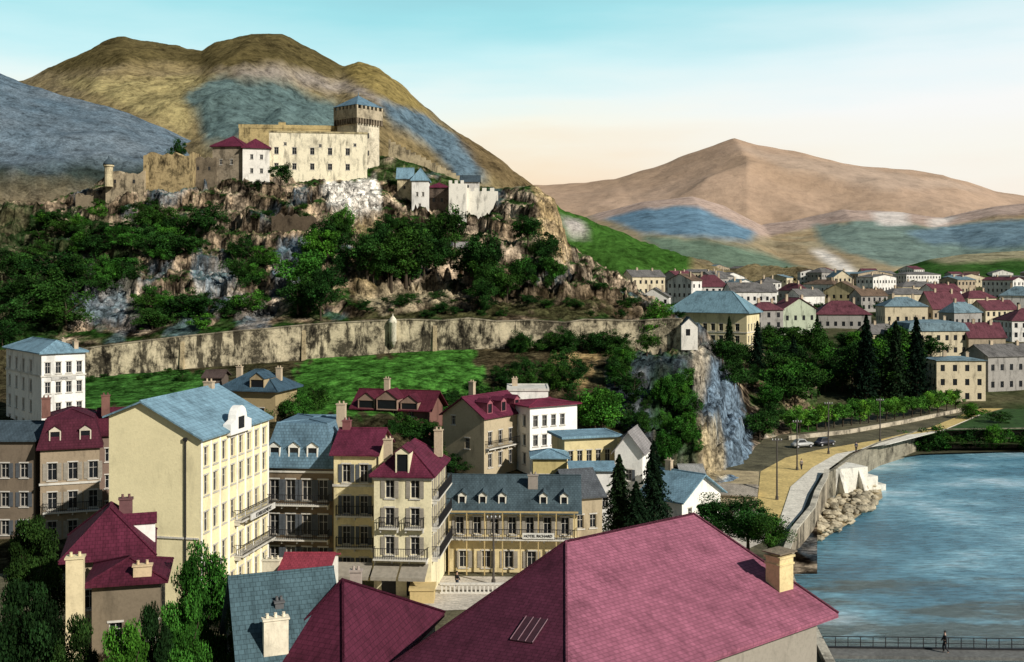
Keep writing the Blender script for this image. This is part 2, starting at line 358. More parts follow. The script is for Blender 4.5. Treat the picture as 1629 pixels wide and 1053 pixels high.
def grid_mesh(name,pxs,Ys,Z,colr,mat,kind='structure'):
    nv,nu=Z.shape; PX,YY=np.meshgrid(pxs,Ys); X=(PX-CX)/F*YY
    co=np.stack([X,YY,Z],-1).reshape(-1,3)
    idx=np.arange(nu*nv).reshape(nv,nu); f=np.stack([idx[:-1,:-1],idx[:-1,1:],idx[1:,1:],idx[1:,:-1]],-1).reshape(-1,4)
    me=bpy.data.meshes.new(name); me.vertices.add(len(co)); me.vertices.foreach_set('co',co.ravel()); me.loops.add(f.size); me.loops.foreach_set('vertex_index',f.ravel().astype(np.int32))
    me.polygons.add(len(f)); me.polygons.foreach_set('loop_start',np.arange(0,f.size,4,dtype=np.int32)); me.polygons.foreach_set('loop_total',np.full(len(f),4,dtype=np.int32)); me.update(calc_edges=True)
    me.polygons.foreach_set('use_smooth',[True]*len(f))
    a=me.color_attributes.new('Col','FLOAT_COLOR','POINT'); c4=np.concatenate([colr.reshape(-1,3),np.ones((nu*nv,1))],1); a.data.foreach_set('color',c4.ravel().astype(np.float32))
    me.materials.append(mat); o=link(name,me); o['kind']=kind; return o
def paint(C,PX,PY,poly,c,s=1.0,wob=10,sc=30.,vert=1.0,soft=1):
    wx=(fbm(PX/sc,PY/sc,6,.6)-.5)*2*wob*1.5; wy=(fbm(PX/sc+50,PY/sc+50,6,.6)-.5)*2*wob*vert*1.5
    m=inpoly(PX+wx,PY+wy,poly)*s; m=blur(m.astype(float),soft); C[:]=C*(1-m[...,None])+np.array(c)*m[...,None]
# ------------------------------------------------------------------ castle hill
cols=[-260,45,120,170,230,300,450,550,620,700,760,800,850,885,905,1000,1060,1110,1150,1190,1240,1300]
R_=[(108,[4]*22),
 (126,[5,6,6,6,6,6,6,6,6,5,5,5,5,5,4,4,4,4,3.5,3,2,2]),
 (147,[14,14,14,13.5,13.5,13.5,13.5,14.5,14.5,8.5,8.5,8,8,9,9,5,4,3.5,3,3,2,2]),
 (163,[14.5]*9+[12,11,11,11,11,11,9,6,7,4.5,3,2,2]),
 (176,[14.5,14.5,14.5,14.5,14.8,15,16.5,17.5,17.8,17.5,17,16.5,16.5,16.5,16,16,16,15.5,9.5,3.5,2,2]),
 (198,[15.6,15.8,16.2,16.6,17.2,17.7,18.7,19.3,19.9,20.5,20.8,20.9,21,21,21,21,21,20.6,15,5,3,2]),
 (203,[20.3,20.4,20.8,21.4,22.2,22.8,24,24.8,25.2,25.3,25.3,25.3,25.3,25.3,25.3,25.3,25.3,25.0,18,9,4,3])]
def zrow(Y,pys): R_.append((Y,[CZ-(p-HY)/F*Y for p in pys]))
zrow(235,[470,468,462,455,450,448,440,440,448,450,452,452,452,456,460,490,512,528,570,600,610,620])
zrow(268,[400,398,388,380,374,370,362,366,372,380,385,372,376,400,420,474,508,524,550,570,580,585])
zrow(294,[340,335,318,292,292,292,290,294,325,348,352,322,300,330,398,460,500,516,530,550,560,565])
zrow(302,[330,326,312,286,280,278,280,284,286,300,304,300,292,322,392,456,496,512,525,542,555,560])
zrow(322,[330,330,315,295,285,276,272,262,238,268,296,304,304,330,392,456,496,510,525,540,550,555])
R_.append((360,[44,44,44,46,48,50,52,52,52,50,48,48,46,42,34,26,20,18,16,14,12,10]))
R_.append((430,[20]*14+[16]*8))
HP=np.linspace(-260,1300,860); HYs=np.concatenate([np.linspace(108,195,130),np.linspace(195.5,300,330),np.linspace(301,430,60)])
rows=np.array([smoothcols(cols,z,HP) for _,z in R_]); ry=[y for y,_ in R_]
HZ=np.stack([np.interp(HYs,ry,rows[:,j]) for j in range(len(HP))],1); HZ=blur(HZ,2)
PXg,YYg=np.meshgrid(HP,HYs); Xg=(PXg-CX)/F*YYg
amp=np.interp(HYs,[108,140,196,206,212,226,288,300,330],[0,.3,.2,.3,2.2,6.0,5.6,2.2,1.0])[:,None]*np.ones_like(HZ)
cl=np.clip((PXg-985)/50,0,1)*np.clip((YYg-156)/8,0,1)*np.clip((208-YYg)/8,0,1)*np.clip((1200-PXg)/30,0,1); amp=amp+cl*5.0
ncl=np.clip((PXg-1040)/60,0,1); amp=amp*(1-ncl*.75*(YYg>210))
rn=fbm(Xg/12,YYg/12+HZ/9,6,.55,True)-.62; rn2=fbm(Xg/3.1,YYg/3.1+HZ/3,4,.6,True)-.6
HZ=HZ+amp*rn*1.5
tt_=HZ/5.0+fbm(Xg/14+3,YYg/30,5,.55)*2.6; ff=tt_-np.floor(tt_); ss=np.clip((ff-.34)/.32,0,1); ss=ss*ss*(3-2*ss)
stp=(ss-ff); HZ=HZ+np.clip(amp/5,0,1)*5.0*stp*.85
HZ=HZ+amp*rn2*.55
PYg=HY+(CZ-HZ)*F/YYg
n1=fbm(Xg/9,HZ/6+YYg/14,5)[...,None]; n2=fbm(Xg/3.2+40,HZ/2.2+YYg/5,6,.62)[...,None]; n3=fbm(Xg/12+9,YYg/12+HZ/9+3,5)[...,None]
gz_y=np.gradient(HZ,axis=0)/np.gradient(YYg,axis=0); gz_x=np.gradient(HZ,axis=1)/np.maximum(np.gradient(Xg,axis=1),.01); slope=np.sqrt(gz_y**2+gz_x**2)[...,None]
C=np.array([.24,.16,.085])*(1-n1)+np.array([.44,.36,.27])*n1
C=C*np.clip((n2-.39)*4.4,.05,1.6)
flatm=np.clip((1.4-slope)*1.6,0,1); gm=flatm*np.clip((n3-.33)*8,0,1)*np.clip((YYg-150)/20,0,1)[...,None]*.92; C=C*(1-gm)+np.array([.020,.06,.010])*gm
bm=np.clip((fbm(Xg/7+90,HZ/7,4)[...,None]-.63)*10,0,1)*.45; C=C*(1-bm)+np.array([.16,.22,.27])*bm
low=(YYg<203)&(PXg<1000); C[low]=(np.array([.035,.045,.02])*(1-n3)+np.array([.10,.07,.04])*n3)[low]
PT_=lambda *a,**k: paint(C,PXg,PYg,*a,**k)
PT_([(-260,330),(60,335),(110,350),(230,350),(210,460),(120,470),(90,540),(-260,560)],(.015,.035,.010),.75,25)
PT_([(515,290),(600,285),(608,330),(560,342),(520,325)],(.78,.74,.66),.8,9,12)
PT_([(110,400),(220,440),(230,520),(120,520)],(.26,.24,.23),.4,18,18)
PT_([(300,400),(375,410),(370,470),(310,465)],(.18,.26,.32),.5,18,15)
PT_([(130,470),(200,470),(200,515),(140,515)],(.17,.25,.31),.5,14,15)
PT_([(440,380),(490,380),(480,470),(430,470)],(.16,.24,.30),.45,12,14)
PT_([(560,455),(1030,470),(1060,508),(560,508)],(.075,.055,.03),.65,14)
PT_([(560,350),(610,350),(600,470),(560,480)],(.40,.30,.15),.5,10,14)
PT_([(850,295),(905,320),(900,430),(860,400)],(.48,.35,.18),.6,10,14)
PT_([(560,465),(700,450),(740,480),(600,500)],(.48,.40,.26),.5,12,12)
PT_([(470,575),(520,560),(600,566),(700,552),(745,556),(790,630),(700,640),(560,665),(470,660)],(.06,.19,.028),.9,14,16)
PT_([(130,592),(330,588),(330,650),(130,650)],(.045,.15,.026),.9,12,14)
PT_([(1085,550),(1150,550),(1200,700),(1195,790),(1085,760),(1060,640)],(.13,.13,.12),.75,12,12)
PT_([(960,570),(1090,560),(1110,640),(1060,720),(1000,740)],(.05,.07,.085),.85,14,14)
PT_([(1128,570),(1165,590),(1200,700),(1200,790),(1150,780),(1115,650)],(.14,.20,.26),.9,12,12)
PT_([(1100,680),(1140,660),(1160,760),(1120,760)],(.46,.36,.2),.75,10,10)
PT_([(1100,556),(1122,556),(1126,620),(1106,620)],(.52,.44,.32),.7,8,8)
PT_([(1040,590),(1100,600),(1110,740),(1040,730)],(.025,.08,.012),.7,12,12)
PT_([(880,560),(960,555),(930,620),(885,610)],(.40,.28,.13),.7,8,12)
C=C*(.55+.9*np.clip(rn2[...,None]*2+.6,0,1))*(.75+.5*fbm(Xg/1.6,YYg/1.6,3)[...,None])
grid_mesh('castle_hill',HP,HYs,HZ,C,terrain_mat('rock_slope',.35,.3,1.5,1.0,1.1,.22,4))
def hz(px,Y):
    if px<-255 or px>1295 or Y<108 or Y>428: return -99
    i=(px-HP[0])/(HP[1]-HP[0]); i0=int(i); fi=i-i0; j=int(np.searchsorted(HYs,Y))-1; j=max(0,min(j,len(HYs)-2)); fj=(Y-HYs[j])/(HYs[j+1]-HYs[j])
    return float((HZ[j,i0]*(1-fi)+HZ[j,i0+1]*fi)*(1-fj)+(HZ[j+1,i0]*(1-fi)+HZ[j+1,i0+1]*fi)*fj)
# town slope
TC=[800,1000,1150,1250,1400,1500,1600,2000]
TR=[(205,[2]*8),(236,[2.5]*8),(256,[6]*8),(285,[13,13,13,12,11,8,8,8]),(330,[17,17,17,16,16,14,14,14]),(430,[21]*8),(600,[25.5]*8),(900,[31]*8),(1250,[31]*8),(1800,[15]*8)]
TP=np.linspace(800,2000,300); TY=np.concatenate([np.linspace(205,440,90),np.linspace(445,1800,80)])
trw=np.array([smoothcols(TC,z,TP) for _,z in TR]); TZ=np.stack([np.interp(TY,[y for y,_ in TR],trw[:,j]) for j in range(len(TP))],1); TZ=blur(TZ,2)
TPg,TYg=np.meshgrid(TP,TY); TX=(TPg-CX)/F*TYg; TZ=TZ+(fbm(TX/20,TYg/20,4)-.5)*1.5
tn=fbm(TX/12,TYg/12,5)[...,None]; TCc=np.array([.022,.048,.014])*(1-tn)+np.array([.10,.085,.05])*np.clip(tn*1.4-.2,0,1)
grid_mesh('town_slope',TP,TY,TZ,TCc,terrain_mat('town_ground',.15,.5,1.4,.3,.4))
def tz(px,Y):
    if px<800 or px>1995 or Y<206 or Y>1790: return -99
    i=int((px-800)/(TP[1]-TP[0])); j=max(0,int(np.searchsorted(TY,Y))-1); return float(TZ[j,i])
def gz(px,Y): return max(4.0,hz(px,Y),tz(px,Y))
def hit(px,py,y0=112,y1=1000):
    Y=y0
    while Y<y1:
        if gz(px,Y)>=ZP(py,Y): return Y
        Y+=1.0 if Y<430 else 4
    return None
# ------------------------------------------------------------------ mountains
def mountain(name,sky,Yc,prof,base,base_c,paints,mat,px0,px1,nu,nv,amp,nsc,slant=0,warp=0,cf=.4,off=.7):
    P=np.linspace(px0,px1,nu); sx=[a for a,_ in sky]; sy=[b for _,b in sky]
    Y=np.linspace(prof[0][0],prof[-1][0],nv); fr=np.interp(Y,[a for a,_ in prof],[b for _,b in prof])
    PX,YY=np.meshgrid(P,Y); X=(PX-CX)/F*YY; dn=(1-fr)[:,None]
    s=np.interp(PX+slant*dn+(fbm(X/nsc,YY/nsc,4)-.5)*warp*dn,sx,sy)
    zt=CZ+(HY-s)/F*Yc; Z=base+(zt-base)*fr[:,None]
    r=fbm(X/nsc,YY/nsc,7,.5,True)-off; w=np.clip(1.12-fr[:,None],0.05,1)*np.clip(fr[:,None]*3,0,1); Z=Z+r*amp*w+(fbm(X/nsc*7,YY/nsc*7,4)-.6)*amp*.07
    PY=HY+(CZ-Z)*F/YY
    k=fbm(X/nsc*2,YY/nsc*2,6,.6)[...,None]; k=np.clip((k-.3)*2.5,0,1); C=np.array(base_c[0])*(1-k)+np.array(base_c[1])*k
    for pl,c,s_,wob in paints: paint(C,PX,PY,pl,c,s_,wob,35,.6,2)
    C=C*((1-cf/2)+cf*fbm(X/nsc*5,YY/nsc*5,6,.65))[...,None]
    grid_mesh(name,P,Y,Z,C,mat)
mm=terrain_mat('mountain_grass',.035,.5,1.3,1.0,9,None,4,.6,1.25)
skyL=[(-300,224),(-100,170),(45,126),(90,104),(130,84),(165,68),(200,62),(245,68),(300,80),(322,80),(345,66),(400,55),(450,60),(490,80),(520,92),(548,108),(572,99),(605,112),(650,148),(700,190),(740,214),(780,238),(820,268),(860,302),(905,337),(960,360),(1020,385),(1080,410),(1160,438),(1300,455)]
mountain('mountain_left',skyL,1300,[(520,0),(640,.22),(800,.42),(1000,.68),(1180,.9),(1300,1),(1420,.9),(1800,.4)],20,[(.32,.25,.12),(.22,.18,.11)],[
 ([(-300,90),(45,118),(130,60),(200,40),(330,46),(400,30),(470,40),(560,85),(600,125),(520,120),(430,98),(340,108),(250,98),(170,104),(110,116)],(.10,.08,.03),.85,7),
 ([(330,110),(440,100),(560,135),(620,160),(700,195),(640,180),(560,150),(400,125)],(.33,.29,.26),.8,8),
 ([(80,128),(340,122),(345,160),(290,190),(310,215),(180,160)],(.42,.35,.16),.9,8),
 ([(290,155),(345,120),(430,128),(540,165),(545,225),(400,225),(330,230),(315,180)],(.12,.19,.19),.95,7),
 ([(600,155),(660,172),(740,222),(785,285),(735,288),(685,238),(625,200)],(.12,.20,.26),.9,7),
 ([(550,95),(600,100),(690,180),(650,170),(600,150),(560,130)],(.30,.23,.08),.85,7),
 ([(720,195),(870,280),(910,340),(800,300),(740,240)],(.17,.12,.06),.85,8),
 ([(560,165),(620,200),(690,262),(740,300),(720,310),(640,250)],(.16,.12,.06),.7,8),
 ([(870,320),(1000,360),(1100,405),(1100,450),(880,450)],(.045,.14,.02),.95,8),
 ([(895,345),(930,350),(945,380),(905,375)],(.55,.49,.45),.9,5),
 ([(600,210),(650,210),(730,280),(750,330),(600,330)],(.28,.21,.10),.8,8),
 ],mm,-300,1300,520,260,120,190,30,60,.5,.68)
skyF=[(-300,40),(-60,95),(45,132),(110,150),(180,168),(250,195),(330,232),(420,290),(520,350),(640,420)]
mountain('hillside_left',skyF,760,[(500,0),(560,.3),(660,.7),(760,1),(830,.9),(1000,.3)],30,[(.11,.16,.20),(.16,.20,.23)],[
 ([(-300,255),(45,262),(160,258),(220,262),(330,260),(340,320),(-300,330)],(.025,.035,.02),.85,10),
 ([(-300,290),(45,292),(160,300),(160,350),(-300,350)],(.20,.15,.08),.8,8)],terrain_mat('hillside_scrub',.12,.4,1.4,.9,3),-300,640,300,110,30,80,0,40)
skyR=[(700,300),(870,292),(930,289),(980,283),(1040,266),(1100,243),(1150,226),(1168,221),(1190,228),(1240,238),(1290,248),(1340,259),(1400,266),(1450,268),(1500,274),(1580,299),(1700,320),(1900,340)]
mountain('mountain_right',skyR,4600,[(2900,0),(3300,.3),(4000,.72),(4600,1),(5000,.85),(6000,.3)],30,[(.40,.28,.19),(.46,.33,.24)],[  # paler base colours put distance haze into the slopes
 ([(1170,228),(1340,262),(1580,300),(1400,300),(1250,270)],(.46,.36,.28),.5,10)],terrain_mat('far_mountain',.006,.85,1.1,.5,25,None,5,.85,1.08),700,1900,280,140,230,1000,-90,160,.3)
sky2=[(700,345),(860,335),(930,345),(970,335),(1020,320),(1100,312),(1150,326),(1210,356),(1280,346),(1340,332),(1440,338),(1500,346),(1580,328),(1700,315),(1900,320)]
mountain('foothills',sky2,2300,[(1250,0),(1500,.28),(1800,.6),(2100,.88),(2300,1),(2450,.92),(2900,.4)],26,[(.34,.25,.14),(.30,.26,.17)],[
 ([(860,290),(1020,296),(1100,285),(1160,305),(1215,338),(1290,325),(1340,310),(1440,316),(1580,305),(1900,295),(1900,334),(1580,344),(1500,362),(1440,356),(1340,351),(1210,378),(1130,341),(1080,328),(1000,341),(950,351)],(.44,.33,.27),1,3),
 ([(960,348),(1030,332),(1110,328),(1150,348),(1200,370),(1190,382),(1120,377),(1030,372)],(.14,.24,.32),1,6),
 ([(1020,375),(1120,380),(1200,395),(1290,430),(1200,440),(1060,410)],(.14,.21,.15),.95,8),
 ([(1290,355),(1380,350),(1500,362),(1700,344),(1900,349),(1900,430),(1480,420),(1420,425),(1340,400),(1300,380)],(.16,.23,.20),.95,8),
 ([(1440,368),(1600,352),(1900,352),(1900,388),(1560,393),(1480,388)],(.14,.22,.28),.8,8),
 ([(1390,338),(1440,336),(1448,360),(1400,358)],(.70,.64,.58),.8,5),
 ([(1475,348),(1520,345),(1500,360),(1480,362)],(.66,.6,.54),.8,5),
 ([(1290,398),(1310,396),(1345,418),(1368,440),(1340,440),(1310,415)],(.72,.66,.58),1,3)],
 terrain_mat('foothill_grass',.015,.65,1.2,.7,9,None,5,.7,1.18),700,1900,360,150,50,300,-40,70,.4)
mountain('green_hill_right',[(1380,452),(1440,424),(1480,412),(1530,404),(1600,400),(1750,392),(1900,390)],1150,[(900,0),(1020,.6),(1150,1),(1300,.8)],26,[(.03,.085,.018),(.045,.10,.025)],[
 ([(1470,408),(1600,396),(1900,385),(1900,410),(1600,412),(1500,420)],(.36,.31,.2),.8,5)],terrain_mat('hill_meadow',.03,.5,1.3,.6,5),1380,1900,120,50,10,60)
# ------------------------------------------------------------------ ground, water, road
QU=[(22,60),(26,95),(28.4,110.9),(33,124),(38.5,136),(42,146),(46,156),(48,162),(58,180),(66,192),(74,201),(80,209),(140,213),(400,235),(6000,400)]
def tess(name,pts,z,mat,kind='structure'):
    from mathutils.geometry import tessellate_polygon
    tr=tessellate_polygon([[Vector((x,y,0)) for x,y in pts]])
    m=MB(); zz=z if callable(z) else (lambda x,y:z)
    m.add([(x,y,zz(x,y)) for x,y in pts],[tuple(t) for t in tr]); o=m.build(name,mat)
    me=o.data
    if me.polygons[0].normal.z<0: me.flip_normals()
    if kind: o['kind']=kind
    return o
def groundmat(nm,c,lo,hi,sc=.4):
    m,t,p=newmat(nm); g=N(t,'ShaderNodeNewGeometry').outputs['Position']
    t.links.new(mul(t,mul(t,c,rmp(t,noise(t,g,sc,8,.7),[(.33,lo),(.66,hi)])),rmp(t,noise(t,g,sc*8,4,.6),[(.3,.75),(.7,1.15)])),p.inputs['Base Color']); bump(t,p,noise(t,g,4,6),.4,.08); return m
tess('ground',[(-6000,-200),(22,-200)]+QU+[(6000,14000),(-6000,14000)],4.0,groundmat('town_earth',(.11,.10,.06),.5,1.4))
def wmat():
    m,t,p=newmat('river_water'); g=N(t,'ShaderNodeNewGeometry').outputs['Position']
    c=rmp(t,noise(t,g,.035,7,.6,(1,1.5,1)),[(.36,(.07,.17,.23)),(.46,(.11,.26,.34)),(.54,(.20,.40,.49)),(.62,(.45,.62,.70)),(.7,(.68,.78,.82))])  # pale stops paint white sheen into the water colour
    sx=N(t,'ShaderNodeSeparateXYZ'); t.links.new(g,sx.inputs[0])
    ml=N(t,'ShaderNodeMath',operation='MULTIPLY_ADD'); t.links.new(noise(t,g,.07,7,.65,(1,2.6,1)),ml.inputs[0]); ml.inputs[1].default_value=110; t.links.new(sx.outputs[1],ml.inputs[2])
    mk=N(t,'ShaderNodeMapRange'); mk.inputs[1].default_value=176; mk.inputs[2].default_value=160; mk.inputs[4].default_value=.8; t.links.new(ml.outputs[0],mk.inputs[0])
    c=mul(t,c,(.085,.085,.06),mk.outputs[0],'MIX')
    c=mul(t,c,rmp(t,noise(t,g,.9,8,.7,(.5,1.6,1)),[(.36,.6),(.5,1),(.64,1.45)]))
    t.links.new(c,p.inputs['Base Color']); p.inputs['Roughness'].default_value=.25; p.inputs['Specular IOR Level'].default_value=.4; p.inputs['Specular Tint'].default_value=(.6,.85,1,1)
    h=noise(t,g,.9,8,.7,(.6,1.6,1)); bump(t,p,h,.8,.4); return m
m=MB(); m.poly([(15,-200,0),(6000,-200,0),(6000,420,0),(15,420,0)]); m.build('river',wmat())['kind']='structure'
def S(px,py,z=4.0):
    Y=(CZ-z)*F/(py-HY); return (WX(px,Y),Y)
M_road=groundmat('road_surface',(.60,.45,.18),.75,1.15,.3); M_pave=groundmat('pavement_surface',(.74,.69,.58),.75,1.1,.5)
tess('quay_road',[S(1200,842),S(1206,790),S(1210,750),S(1250,728),S(1300,716),S(1400,699),S(1480,680),S(1550,652),S(1640,632),S(1646,637),S(1564,658),S(1500,685),S(1415,707),S(1330,723),S(1292,745),S(1258,775),S(1236,842)],4.02,M_road)
tess('forecourt',[S(1080,842),S(1085,768),S(1120,746),S(1208,750),S(1205,790),S(1199,842)],4.015,groundmat('forecourt_gravel',(.46,.37,.22),.5,1.2,.4))
tess('grass_verge',[S(1646,638),S(1564,659),S(1502,686),S(1470,694),(74,200.5),(80.5,208),(140,212.5),(200,216.5),(200,250),(170,262)],4.012,groundmat('verge_grass',(.035,.08,.02),.4,1.4,.5))
m=MB(); pv=[S(1236,842),S(1258,775),S(1292,745),S(1330,723),S(1415,707),S(1500,685),S(1564,658)]; pv2=[(31.5,124),(37,136),(40.6,146),(46.5,161),(57,180.5),(66,193),(72,200)]
tess('pavement',pv[:6]+pv2[::-1],4.12,M_pave)
for i in range(len(pv)-1):
    (x0,y0),(x1,y1)=pv[i],pv[i+1]; m.poly([(x0,y0,4.0),(x1,y1,4.0),(x1,y1,4.12),(x0,y0,4.12)])
m.build('kerb',M_conc)['kind']='structure'
tess('street',[W2(560,95),W2(1000,98),(34,128),(30,140),W2(1100,132),W2(905,106.5),W2(700,107),W2(560,99)],4.03,groundmat('street_surface',(.55,.50,.42),.7,1.15,.4))
def strip_wall(name,label,pts,tops,bots,th,mat,cat='wall',cope=None):
    t=thing(name,label,cat,(pts[0][0],pts[0][1],bots[0])); m=MB(); c=MB(); L=len(pts); x0,y0,z0=pts[0][0],pts[0][1],bots[0]
    nr=[]
    for i in range(L):
        a=Vector(pts[max(0,i-1)]); b=Vector(pts[min(L-1,i+1)]); d=(b-a).normalized(); nr.append(Vector((-d.y,d.x)))
    for i in range(L-1):
        p=[Vector(pts[i]),Vector(pts[i+1])]; q=[p[0]+nr[i]*th,p[1]+nr[i+1]*th]
        def v(w,z): return (w.x-x0,w.y-y0,z-z0)
        a=[v(p[0],bots[i]),v(p[1],bots[i+1]),v(q[1],bots[i+1]),v(q[0],bots[i]),v(p[0],tops[i]),v(p[1],tops[i+1]),v(q[1],tops[i+1]),v(q[0],tops[i])]
        m.add(a,[(0,1,5,4),(2,3,7,6),(4,5,6,7),(0,3,2,1)]+([(3,0,4,7)] if i==0 else [])+([(1,2,6,5)] if i==L-2 else []))
        if cope:
            e=.12; P=[p[0]-nr[i]*e,p[1]-nr[i+1]*e]; Q=[q[0]+nr[i]*e,q[1]+nr[i+1]*e]; h=.2
            a=[v(P[0],tops[i]+.003),v(P[1],tops[i+1]+.003),v(Q[1],tops[i+1]+.003),v(Q[0],tops[i]+.003),v(P[0],tops[i]+h),v(P[1],tops[i+1]+h),v(Q[1],tops[i+1]+h),v(Q[0],tops[i]+h)]
            c.add(a,[(0,1,5,4),(2,3,7,6),(4,5,6,7),(0,3,2,1)])
    m.build('masonry',mat,t)
    if cope: c.build('coping',cope,t)
    return t
Q1=[(22,60),(26,95),(28.4,110.9),(33,124),(38.5,136),(42,146),(46,156),(48,162)]
strip_wall('quay_wall','grey stone quay wall curving along the river beside the road',Q1,[4.6]*8,[-1]*8,.5,stone((.36,.31,.23),.8,.25,.02),cope=stone((.6,.55,.44),1,.5))
Q2=[(48,162),(58,180),(66,192),(74,201),(80,209),(110,211.5),(140,213),(200,217)]
strip_wall('embankment_wall','low embankment wall behind bushes at the far bend of the river',Q2,[4.15]*8,[-1]*8,.5,stone((.3,.27,.2),1))
# ------------------------------------------------------------------ rampart
rp=[];rt=[];rb=[]
for px,py,Y in [(120,556,191),(135,555,192),(180,549,192.5),(230,543,193),(280,537,194),(330,532,194.5),(380,527,195),(430,523,195.5),(480,518,196),(520,515,197),(600,511,197),(650,509,197),(700,511,197),(745,507,197),(790,512,197),(850,510,197),(900,514,197),(930,509,197),(1010,511,197),(1060,508,196),(1085,508,195)]:
    rp.append(W2(px,Y)); rt.append(ZP(py,Y)); rb.append(ZP(py,Y)-8)
wall=strip_wall('rampart_wall','long weathered stone rampart wall running across the slope below the castle rock',rp,rt,rb,1.4,stone((.64,.55,.37),.45,.12,.045),cope=stone((.42,.36,.25),1,.35,.03))
def local(t,p): return (p[0]-t.location.x,p[1]-t.location.y,p[2]-t.location.z)
x,y=W2(625,196.6); m=MB(); m.lathe(local(wall,(x,y,21.0)),[(.2,0),(.6,1.1),(.68,1.2),(.68,4.4),(.8,4.5),(.78,4.7),(.6,5.2),(.3,5.6),(.1,5.8),(.05,6.2)],16); m.build('bartizan',stone((.78,.72,.56),.5,.5),wall,True)
for px in (290,480,690):
    x,y=W2(px,194); i=max([k for k in range(len(rp)-1) if rp[k][0]<=x] or [0])
    f=(x-rp[i][0])/(rp[i+1][0]-rp[i][0]); zt=rt[i]*(1-f)+rt[i+1]*f; yy=rp[i][1]*(1-f)+rp[i+1][1]*f
    lx,ly,lz=local(wall,(x,yy,0)); m=MB(); zt=zt-wall.location.z-1.2; m.add([(lx-.4,ly-1.0,-1),(lx+.4,ly-1.0,-1),(lx+.4,ly-.004,-1),(lx-.4,ly-.004,-1),(lx-.35,ly-.2,zt),(lx+.35,ly-.2,zt),(lx+.35,ly-.004,zt+.4),(lx-.35,ly-.004,zt+.4)],[(0,1,5,4),(1,2,6,5),(3,0,4,7),(4,5,6,7)]); m.build('buttress',stone((.5,.4,.24),1,.3),wall)
house('watch_house','small white gabled lookout at the right end of the rampart above the cliff',W2(1084,194),W2(1110,194),3.2,ZP(548,194),ZP(518,194),ZP(506,194),'gable_y',plaster((.74,.70,.62),.6),roofm(SLG),{'F':[(1.2,1.6,.8,1.2)]},o=.15,simple=True,cat='lookout',down=1.0)
# ------------------------------------------------------------------ castle
ST=stone((.64,.54,.34),.7,.45); STT=stone((.54,.42,.20),.7,.4)
zz=ZP
Yk=312; side=9.6; kc=W2(570,Yk)
keep=thing('castle_keep','tall square stone castle keep with machicolated top and low blue slate roof','castle tower',(kc[0],kc[1],56),math.radians(-40))
m=MB(); h=side/2-.5; zs=zz(192,Yk)-56; m.box(-h,h,-h,h,0,zs); m.build('shaft',stone((.72,.64,.48),.7,.5),keep)
m=MB(); H2=side/2+.25; zt=zz(172,Yk)-56
for i in range(10):
    a=-H2+.1+i*(2*H2-.8)/9
    for s in (-1,1):
        m.box(a,a+.6,s*(h+.003) if s>0 else -H2,H2 if s>0 else -h-.003,zs-1.6,zs-.02); m.box(s*(h+.003) if s>0 else -H2,H2 if s>0 else -h-.003,a,a+.6,zs-1.55,zs-.025)
m.build('corbels',stone((.25,.2,.14),.5),keep)
MK=stone((.50,.42,.29),.6,.45)
m=MB(); m.box(-H2,H2,-H2,H2,zs-.02,zt-1.0); m.build('battlements',MK,keep)
n=7; st=2*H2/(2*n-1)
for i in range(n):
    a=-H2+2*i*st
    L4=[(a,a+st,-H2,-H2+.5),(a,a+st,H2-.5,H2)]+([(-H2,-H2+.5,a,a+st),(H2-.5,H2,a,a+st)] if 0<i<n-1 else [])
    for q in L4: m=MB(); m.box(*q,zt-.998,zt); m.build('merlon',MK,keep)
m=MB(); ap=zz(152,Yk)-56; e=H2+.1
m.box(-e,e,-e,e,zt+.01,zt+.12)
for a,b in (((-e,-e),(e,-e)),((e,-e),(e,e)),((e,e),(-e,e)),((-e,e),(-e,-e))): m.poly([(*a,zt+.12),(*b,zt+.12),(0,0,ap)])
m.lathe((0,0,ap-.3),[(.15,0),(.1,.8),(.02,1.5)],8); m.build('roof',roofm(SLB),keep)
for s,fz in (('F',9),('F',15),('R',8),('R',13),('R',18)):
    m=MB()
    if s=='F': m.box(-.25,.25,-h-.05,-h+.1,fz,fz+1.5)
    else: m.box(h-.1,h+.05,-.25,.25,fz,fz+1.5)
    m.build('arrow_slit',M_dark,keep)
A=W2(428,297); B=W2(584,301); z0=58
z=lambda py:zz(py,299)-z0
house('castle_hall','long white plastered castle range with two rows of windows below the keep',A,B,9,z0,zz(212,299),zz(209,299),'flat',plaster((.82,.74,.54),.9),stone((.5,.42,.24),.8,.4),
 {'F':grid(6,2.0,4.9,[z(246)],1.2,1.9)+grid(6,2.0,4.9,[z(270)],1.2,1.7)+[(4.4,z(232),.8,.8),(14,z(234),.8,.8),(23.6,z(232),.8,.8)]},o=.12,cat='castle building')
house('castle_upper_range','ochre stone upper range with broken parapet behind the white castle hall',W2(380,309),W2(575,313),7,58,zz(205,311),zz(199,311),'flat',STT,STT,{'F':grid(5,14,3.6,[zz(222,311)-58],.6,.9)},o=.1,cat='castle building',simple=True,chim=((12,3,zz(200,311),zz(194,311),2,1.2,STT),))
house('castle_lodge','castle lodge with maroon hipped roof and dark stone wall left of the hall',W2(338,293),W2(386,292),9,zz(300,293),zz(233,293),zz(217,297),'hip',stone((.34,.28,.2),.7,.4),roofm(MAR),{'F':grid(2,2.4,3,[zz(262,293)-zz(300,293)],.8,1.4)},o=.6,cat='castle building')
house('castle_lodge_wing','white walled wing with maroon roof beside the castle lodge',W2(386,291),W2(429,293),8,zz(300,293),zz(236,293),zz(222,297),'hip',plaster((.76,.72,.64),.6),roofm(MAR),{'F':grid(2,2.4,2.6,[zz(254,293)-zz(300,293),zz(276,293)-zz(300,293)],.8,1.3)},o=.5,cat='castle building')
